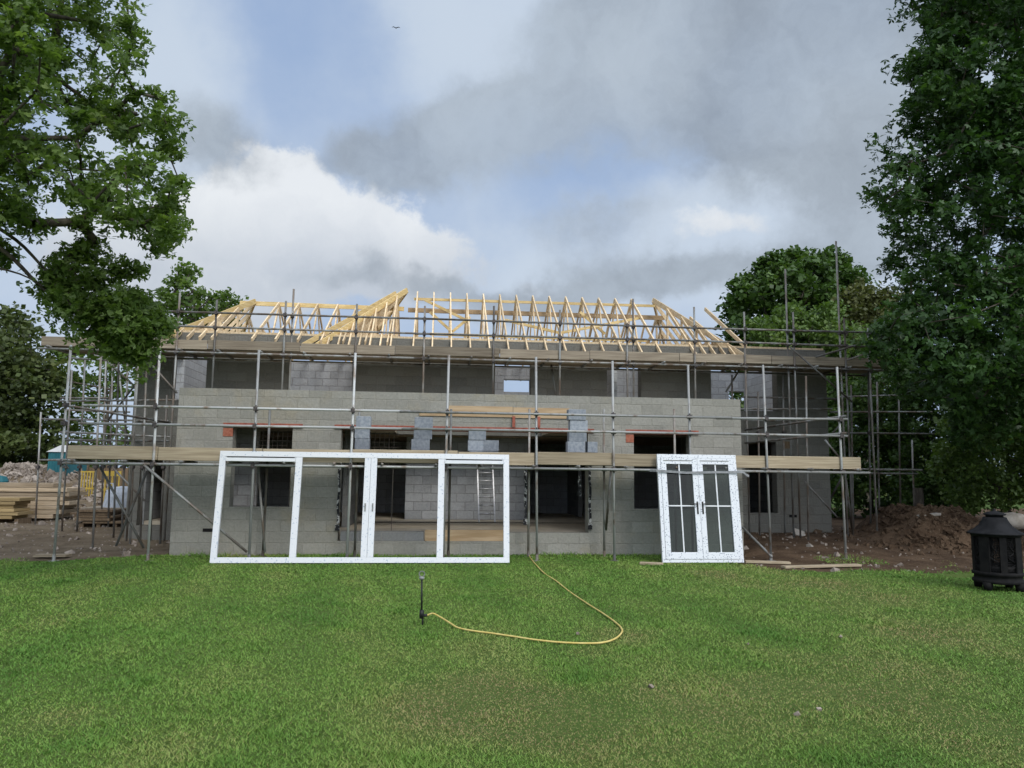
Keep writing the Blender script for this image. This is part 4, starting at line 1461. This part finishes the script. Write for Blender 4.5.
def crown_pts(poly, n, Y, T, r, gap=0.0, fr=1.1, full=60):
    """cluster centres filling a rounded crown whose outline was surveyed as 'poly'"""
    a = np.array(poly)
    out = []
    ph = r.uniform(0, 6.28, 9)
    while len(out) < n:
        m_ = n * 4
        x, y = r.uniform(a[:, 0].min(), a[:, 0].max(), m_), r.uniform(a[:, 1].min(), a[:, 1].max(), m_)
        k = inpoly(x, y, poly)
        x, y = x[k], y[k]
        e = np.sqrt(np.clip(edist(x, y, poly) / full, 0.02, 1))
        p = unproj(x, y, Y + T * e * r.uniform(-1, 1, len(x)))
        s = sum(np.sin(p[:, i % 3] * fr * (2.1 + .5 * i) + p[:, (i + 1) % 3] * fr * (1.3 + .3 * i) + ph[i]) for i in range(6)) / 6
        p = p[(s > gap - .45 * (r.uniform(0, 1, len(p)) < .25)) & (p[:, 2] > .12)]
        out += list(p)
    return np.array(out[:n])


def tree(name, label, cat, crowns, trunk, r0, lsize, lper, crad, mat, seed, group=None, branch=True, tintb=0.0, flat=.75, lobes=1, limbs=()):
    r = np.random.default_rng(seed)
    cl = np.concatenate([crown_pts(*c[:4], r, *c[4:]) for c in crowns])
    t = thing(name, label, cat, trunk[0], group)
    # skeleton: every leaf cluster is reached from the nearest wood already grown
    tk = np.array([tuple(p) for p in trunk], float)
    nd = [tk[0]]
    par = [-1]
    for a, b in zip(tk, tk[1:]):
        s = max(2, int(np.linalg.norm(b - a) / .35))
        for k in range(1, s + 1):
            nd.append(a + (b - a) * k / s)
            par.append(len(nd) - 2)
    nt_ = len(nd)
    nodes = np.zeros((nt_ + len(cl), 3))
    nodes[:nt_] = nd
    order = np.argsort(np.linalg.norm(cl - tk[-1], axis=1))
    cnt = nt_
    lo_i = max(1, int(nt_ * .35))
    for i in order:
        q = cl[i]
        dv = nodes[lo_i:cnt] - q
        cost = np.linalg.norm(dv, axis=1) + .35 * np.maximum(dv[:, 2], 0)
        j = lo_i + int(np.argmin(cost))
        nodes[cnt] = q
        par.append(j)
        cnt += 1
    wgt = np.ones(cnt)
    for i in range(cnt - 1, 0, -1): wgt[par[i]] += wgt[i]
    kr = r0 / math.sqrt(wgt[0])
    rad = np.clip(kr * wgt ** .5 * .9, lsize * .055, r0 * .24)
    tt = np.linspace(1, .5, nt_)
    rad[:nt_] = np.maximum(rad[:nt_], r0 * tt * .6)
    rad[0] = r0 * 1.25
    b = MB()
    for i in range(1, cnt):
        j = par[i]
        if not branch and i >= nt_: break
        b.tube(nodes[j], nodes[i], min(rad[j], rad[i] * 1.6), 7 if i < nt_ else 5, rad[i], cap=False)
    for lm, lr in limbs:
        for k in range(len(lm) - 1):
            b.tube(lm[k], lm[k + 1], lr * (1 - .8 * k / len(lm)), 6, lr * (1 - .8 * (k + 1) / len(lm)), cap=False)
    b.build('trunk', M['bark'], t, True)
    # leaves
    n = len(cl) * lper
    ci = np.repeat(np.arange(len(cl)), lper)
    g_ = r.normal(size=(n, 3))
    g_ *= (crad * np.sqrt(r.uniform(0, 1, n)) / np.linalg.norm(g_, axis=1))[:, None]
    g_[:, 2] *= flat
    p = cl[ci] + g_ * r.uniform(.6, 1.3, len(cl))[ci][:, None]
    nv = r.normal(size=(n, 3)) * .75 + np.array([0, -.15, .8])
    nv /= np.linalg.norm(nv, axis=1)[:, None]
    ax = np.cross(nv, r.normal(size=(n, 3)))
    ax /= np.linalg.norm(ax, axis=1)[:, None]
    bx_ = np.cross(nv, ax)
    L = lsize * r.uniform(.65, 1.25, n)[:, None]
    W = L * r.uniform(.34, .5, n)[:, None]
    tint = np.clip(.45 + tintb + r.normal(0, .13, len(cl))[ci] + r.normal(0, .17, n), 0, 1)
    vs = []
    for k in range(lobes):
        an = (k - (lobes - 1) / 2) * .95
        l_ = L if lobes == 1 else L * (1.0 if k == 1 else .82)
        w_ = W if lobes == 1 else W * .52
        a_ = ax * math.cos(an) + bx_ * math.sin(an)
        b_ = bx_ * math.cos(an) - ax * math.sin(an)
        base = p - ax * L * .5
        v = np.empty((n, 4, 3))
        v[:, 0] = base
        v[:, 1] = base + a_ * l_ * .55 + b_ * w_ - nv * L * .07
        v[:, 2] = base + a_ * l_ - nv * L * .14
        v[:, 3] = base + a_ * l_ * .55 - b_ * w_ - nv * L * .07
        vs.append(v)
    v = np.concatenate(vs)
    arr_obj('crown', v.reshape(-1, 3), np.arange(n * lobes * 4).reshape(n * lobes, 4), M[mat], t, False, np.tile(np.repeat(tint, 4), lobes))
    return t


# big maple at the left, its trunk just outside the picture
lp1 = [(-230, -190), (60, -190), (120, -80), (136, 0), (150, 25), (163, 55), (150, 75), (148, 92), (172, 105), (182, 125), (173, 150), (184, 166), (207, 172), (203, 190), (182, 197),
       (186, 215), (186, 230), (166, 252), (152, 240), (137, 222), (118, 216), (104, 230), (92, 214), (76, 226), (58, 214), (40, 226), (0, 222), (-230, 230)]
lp2 = [(40, 285), (75, 280), (105, 283), (135, 292), (155, 308), (162, 325), (148, 338), (146, 355), (136, 368), (122, 360), (102, 346), (84, 338), (70, 328), (52, 312)]
lp3 = [(95, 262), (150, 262), (150, 275), (120, 285), (85, 280)]
lp4 = [(-90, 240), (10, 246), (14, 258), (5, 268), (-90, 280)]
tb = P(-150, 600, 9.0)
tb.z = 0
trunk = [tb, tb + Vector((.05, 0, 1.6)), tb + Vector((.05, .1, 3.0)), P(-110, 180, 9.2), P(-70, 40, 9.2)]
tree('maple_tree', 'big leafy maple overhanging from the left edge in front of the scaffold', 'tree',
     [(lp1, 520, 9.3, 1.7, .08, 1.9, 50), (lp2, 66, 9.6, .6, .1, 2.4, 30), (lp3, 5, 9.6, .2, -.9), (lp4, 14, 9.6, .5, -.3), ([(60, 235), (100, 240), (90, 285), (50, 285)], 9, 9.6, .2, -.6)], trunk, .22, .078, 84, .26, 'leaf_l', 101, lobes=3,
     limbs=[(spline([P(-110, 200, 9.2), P(-40, 228, 9.3), P(5, 252, 9.4), P(38, 284, 9.5), P(66, 306, 9.6), P(100, 330, 9.6)], 4), .042),
            (spline([P(-110, 190, 9.2), P(-30, 214, 9.3), P(16, 240, 9.4), P(48, 272, 9.5), P(80, 296, 9.6), P(120, 312, 9.6)], 4), .032),
            (spline([P(-90, 250, 9.3), P(-30, 262, 9.4), P(20, 274, 9.4), P(44, 288, 9.5)], 4), .022)])
# drooping bare limbs
# hedge mass at the far left
hb = P(-20, 520, 24)
hb.z = 0
tree('dark_tree', 'dense dark ivy clad tree at the left edge behind the rubble heap', 'tree',
     [([(-200, 290), (-60, 298), (0, 308), (28, 324), (44, 350), (56, 380), (52, 420), (62, 450), (50, 478), (0, 488), (-200, 495)], 640, 31, 2.4, -.7, .6, 40)],
     [hb + Vector((0, 8, 0)), hb + Vector((0, 8, 3)), hb + Vector((.2, 8, 6))], .12, .2, 80, .75, 'leaf_h', 102)
q = P(104, 500, 33)
q.z = 0
tree('young_tree', 'slender tree with thin crown behind the left gable scaffold', 'tree',
     [([(50, 345), (90, 335), (150, 340), (158, 375), (130, 400), (108, 405), (95, 425), (62, 432), (52, 400)], 95, 33, 1.6, -.35, .9, 30), ([(64, 425), (150, 425), (150, 470), (64, 470)], 16, 33, 1.2, -.6)],
     [q, q + Vector((0, 0, 3.0)), P(106, 360, 33)], .11, .2, 34, .5, 'leaf_l', 103)
q = P(205, 500, 42)
q.z = 0
tree('poplar_tree', 'tree with loose crown showing above the left end of the roof', 'tree',
     [([(148, 305), (160, 290), (172, 270), (186, 264), (203, 272), (204, 286), (222, 290), (242, 300), (236, 325), (190, 345), (150, 340)], 120, 42, 1.8, -.35, .8, 18), ([(150, 330), (240, 320), (235, 400), (150, 400)], 60, 42, 1.5, -.5)],
     [q, q + Vector((0, 0, 4)), P(195, 320, 42)], .3, .24, 34, .55, 'leaf_l', 104, None, True, -.1)
# big dark tree at the right
rp = [(930, -200), (915, -60), (908, 0), (903, 15), (926, 28), (916, 48), (898, 62), (908, 78), (884, 100), (896, 118), (880, 140), (886, 165), (878, 183), (864, 195), (892, 208),
      (885, 230), (898, 250), (880, 270), (902, 285), (890, 305), (876, 330), (872, 352), (884, 375), (905, 395), (920, 410), (960, 440), (1000, 420), (1180, 420), (1250, 200), (1200, -200)]
tb = P(1090, 560, 15.5)
tb.z = 0
tree('sycamore_tree', 'tall dark green tree filling the right edge of the view', 'tree',
     [(rp, 950, 15.2, 2.4, -.02, 1.3, 60), ([(945, -60), (1200, -60), (1200, 430), (960, 440), (915, 330), (925, 200), (920, 110)], 560, 15.4, 2.2, -.6)],
     [tb, tb + Vector((0, 0, 2.5)), P(1095, 300, 15.6), P(1085, 150, 15.6), P(1070, 20, 15.6)], .3, .125, 72, .42, 'leaf_r', 105, lobes=3)
# background oak right of the roof
q = P(800, 520, 46)
q.z = 0
tree('oak_tree', 'round topped oak behind the right end of the roof', 'tree',
     [([(727, 305), (734, 286), (748, 275), (762, 262), (776, 254), (800, 251), (820, 256), (836, 257), (850, 264), (863, 280), (870, 300), (872, 345), (728, 345)], 330, 46, 3.5, -.6, .5, 40), ([(728, 340), (872, 340), (870, 440), (730, 440)], 150, 46, 3, -.6)],
     [q, q + Vector((0, 0, 4)), P(800, 320, 46)], .5, .34, 60, .85, 'leaf_o', 106)
q = P(868, 520, 41)
q.z = 0
tree('olive_tree', 'brownish green tree between the round oak and the dark tree', 'tree',
     [([(840, 300), (852, 283), (868, 275), (880, 290), (900, 285), (915, 310), (915, 345), (840, 345)], 110, 41, 1.8, -.5, .6, 25), ([(840, 345), (915, 345), (915, 420), (840, 420)], 80, 41, 1.8, -.6)],
     [q, q + Vector((0, 0, 4)), P(872, 310, 41)], .3, .26, 50, .65, 'leaf_br', 107)
q = P(810, 520, 34)
q.z = 0
tree('hazel_bush', 'bright green bush just above the right end of the scaffold', 'bush',
     [([(742, 345), (748, 328), (768, 316), (790, 306), (812, 312), (835, 306), (858, 318), (878, 335), (885, 360), (742, 365)], 170, 34, 1.8, -.7, .8, 25), ([(742, 360), (885, 360), (885, 470), (742, 470)], 130, 34, 1.6, -.7)],
     [q, q + Vector((0, 0, 2)), P(810, 345, 34)], .15, .2, 52, .55, 'leaf_b', 108)
# undergrowth along the right boundary
hedges = [('hedge_bush', 'dark bush behind the right gable scaffold tubes', [(822, 380), (850, 360), (900, 362), (915, 400), (915, 500), (880, 512), (830, 515)], 26.0, 280, 1.4, .15, 'leaf_o', 111, .12),
          ('hedge_bush', 'tall dark bush between the gable scaffold and the soil mound', [(890, 370), (930, 350), (985, 370), (990, 440), (975, 510), (900, 512)], 24.0, 300, 1.5, .14, 'leaf_o', 112, .0),
          ('laurel_bush', 'mid green laurel bush behind the fire pit', [(930, 425), (955, 405), (1000, 395), (1060, 400), (1120, 430), (1120, 515), (960, 505), (935, 470)], 19.5, 320, 1.1, .12, 'leaf_b', 113, .05),
          ('hedge_bush', 'dark bush beneath the tall tree at the right edge', [(985, 300), (1150, 280), (1200, 420), (1180, 500), (985, 440)], 22.0, 320, 1.6, .15, 'leaf_o', 114, -.05)]
for nm, lab, poly, Y, n, T, ls_, mt, sd, tb_ in hedges:
    cx_ = sum(p[0] for p in poly) / len(poly)
    q = P(cx_, 520, Y)
    q.z = .1
    tree(nm, lab, 'bush', [(poly, n, Y, T, -.75, .9, 25)], [q, q + Vector((0, 0, .8)), q + Vector((.1, 0, 1.6))], .09, ls_, 60, .42, mt, sd, None, True, tb_)
# fallen trunk stump by the mound
q = P(918, 500, 20.5)
tag(MB().tube((q.x, 20.5, 0.1), (q.x + .03, 20.5, P(918, 488, 20.5).z), .16, 10, .13).build('tree_stump', M['bark'], None, True), 'grey brown stump at the left end of the soil mound', 'stump')
# distant hedgerow
hx, hw = [], []
pts = np.stack([rng.uniform(-120, 140, 900), rng.uniform(78, 84, 900), rng.uniform(.3, 4.2, 900)], -1)
n = len(pts) * 40
p = np.repeat(pts, 40, 0) + rng.normal(0, .8, (n, 3))
d1, d2 = rng.normal(size=(n, 3)), rng.normal(size=(n, 3))
d1 *= .3 / np.linalg.norm(d1, axis=1)[:, None]
d2 *= .25 / np.linalg.norm(d2, axis=1)[:, None]
v = np.stack([p - d1, p + d2, p + d1, p - d2], 1)
tag(arr_obj('hedgerow', v.reshape(-1, 3), np.arange(n * 4).reshape(n, 4), M['leaf_h'], None, False, np.repeat(np.clip(rng.normal(.5, .2, n), 0, 1), 4)),
    'far green hedgerow along the horizon beyond the site', 'hedgerow', kind='stuff')

# ------------------------------------------------------------------ render settings
S.render.engine = 'CYCLES'
S.view_settings.view_transform = 'Standard'
S.view_settings.look = 'None'
S.view_settings.gamma = 1
S.view_settings.exposure = 0.0
S.cycles.use_denoising = True
S.cycles.max_bounces = 6
S.cycles.transparent_max_bounces = 8
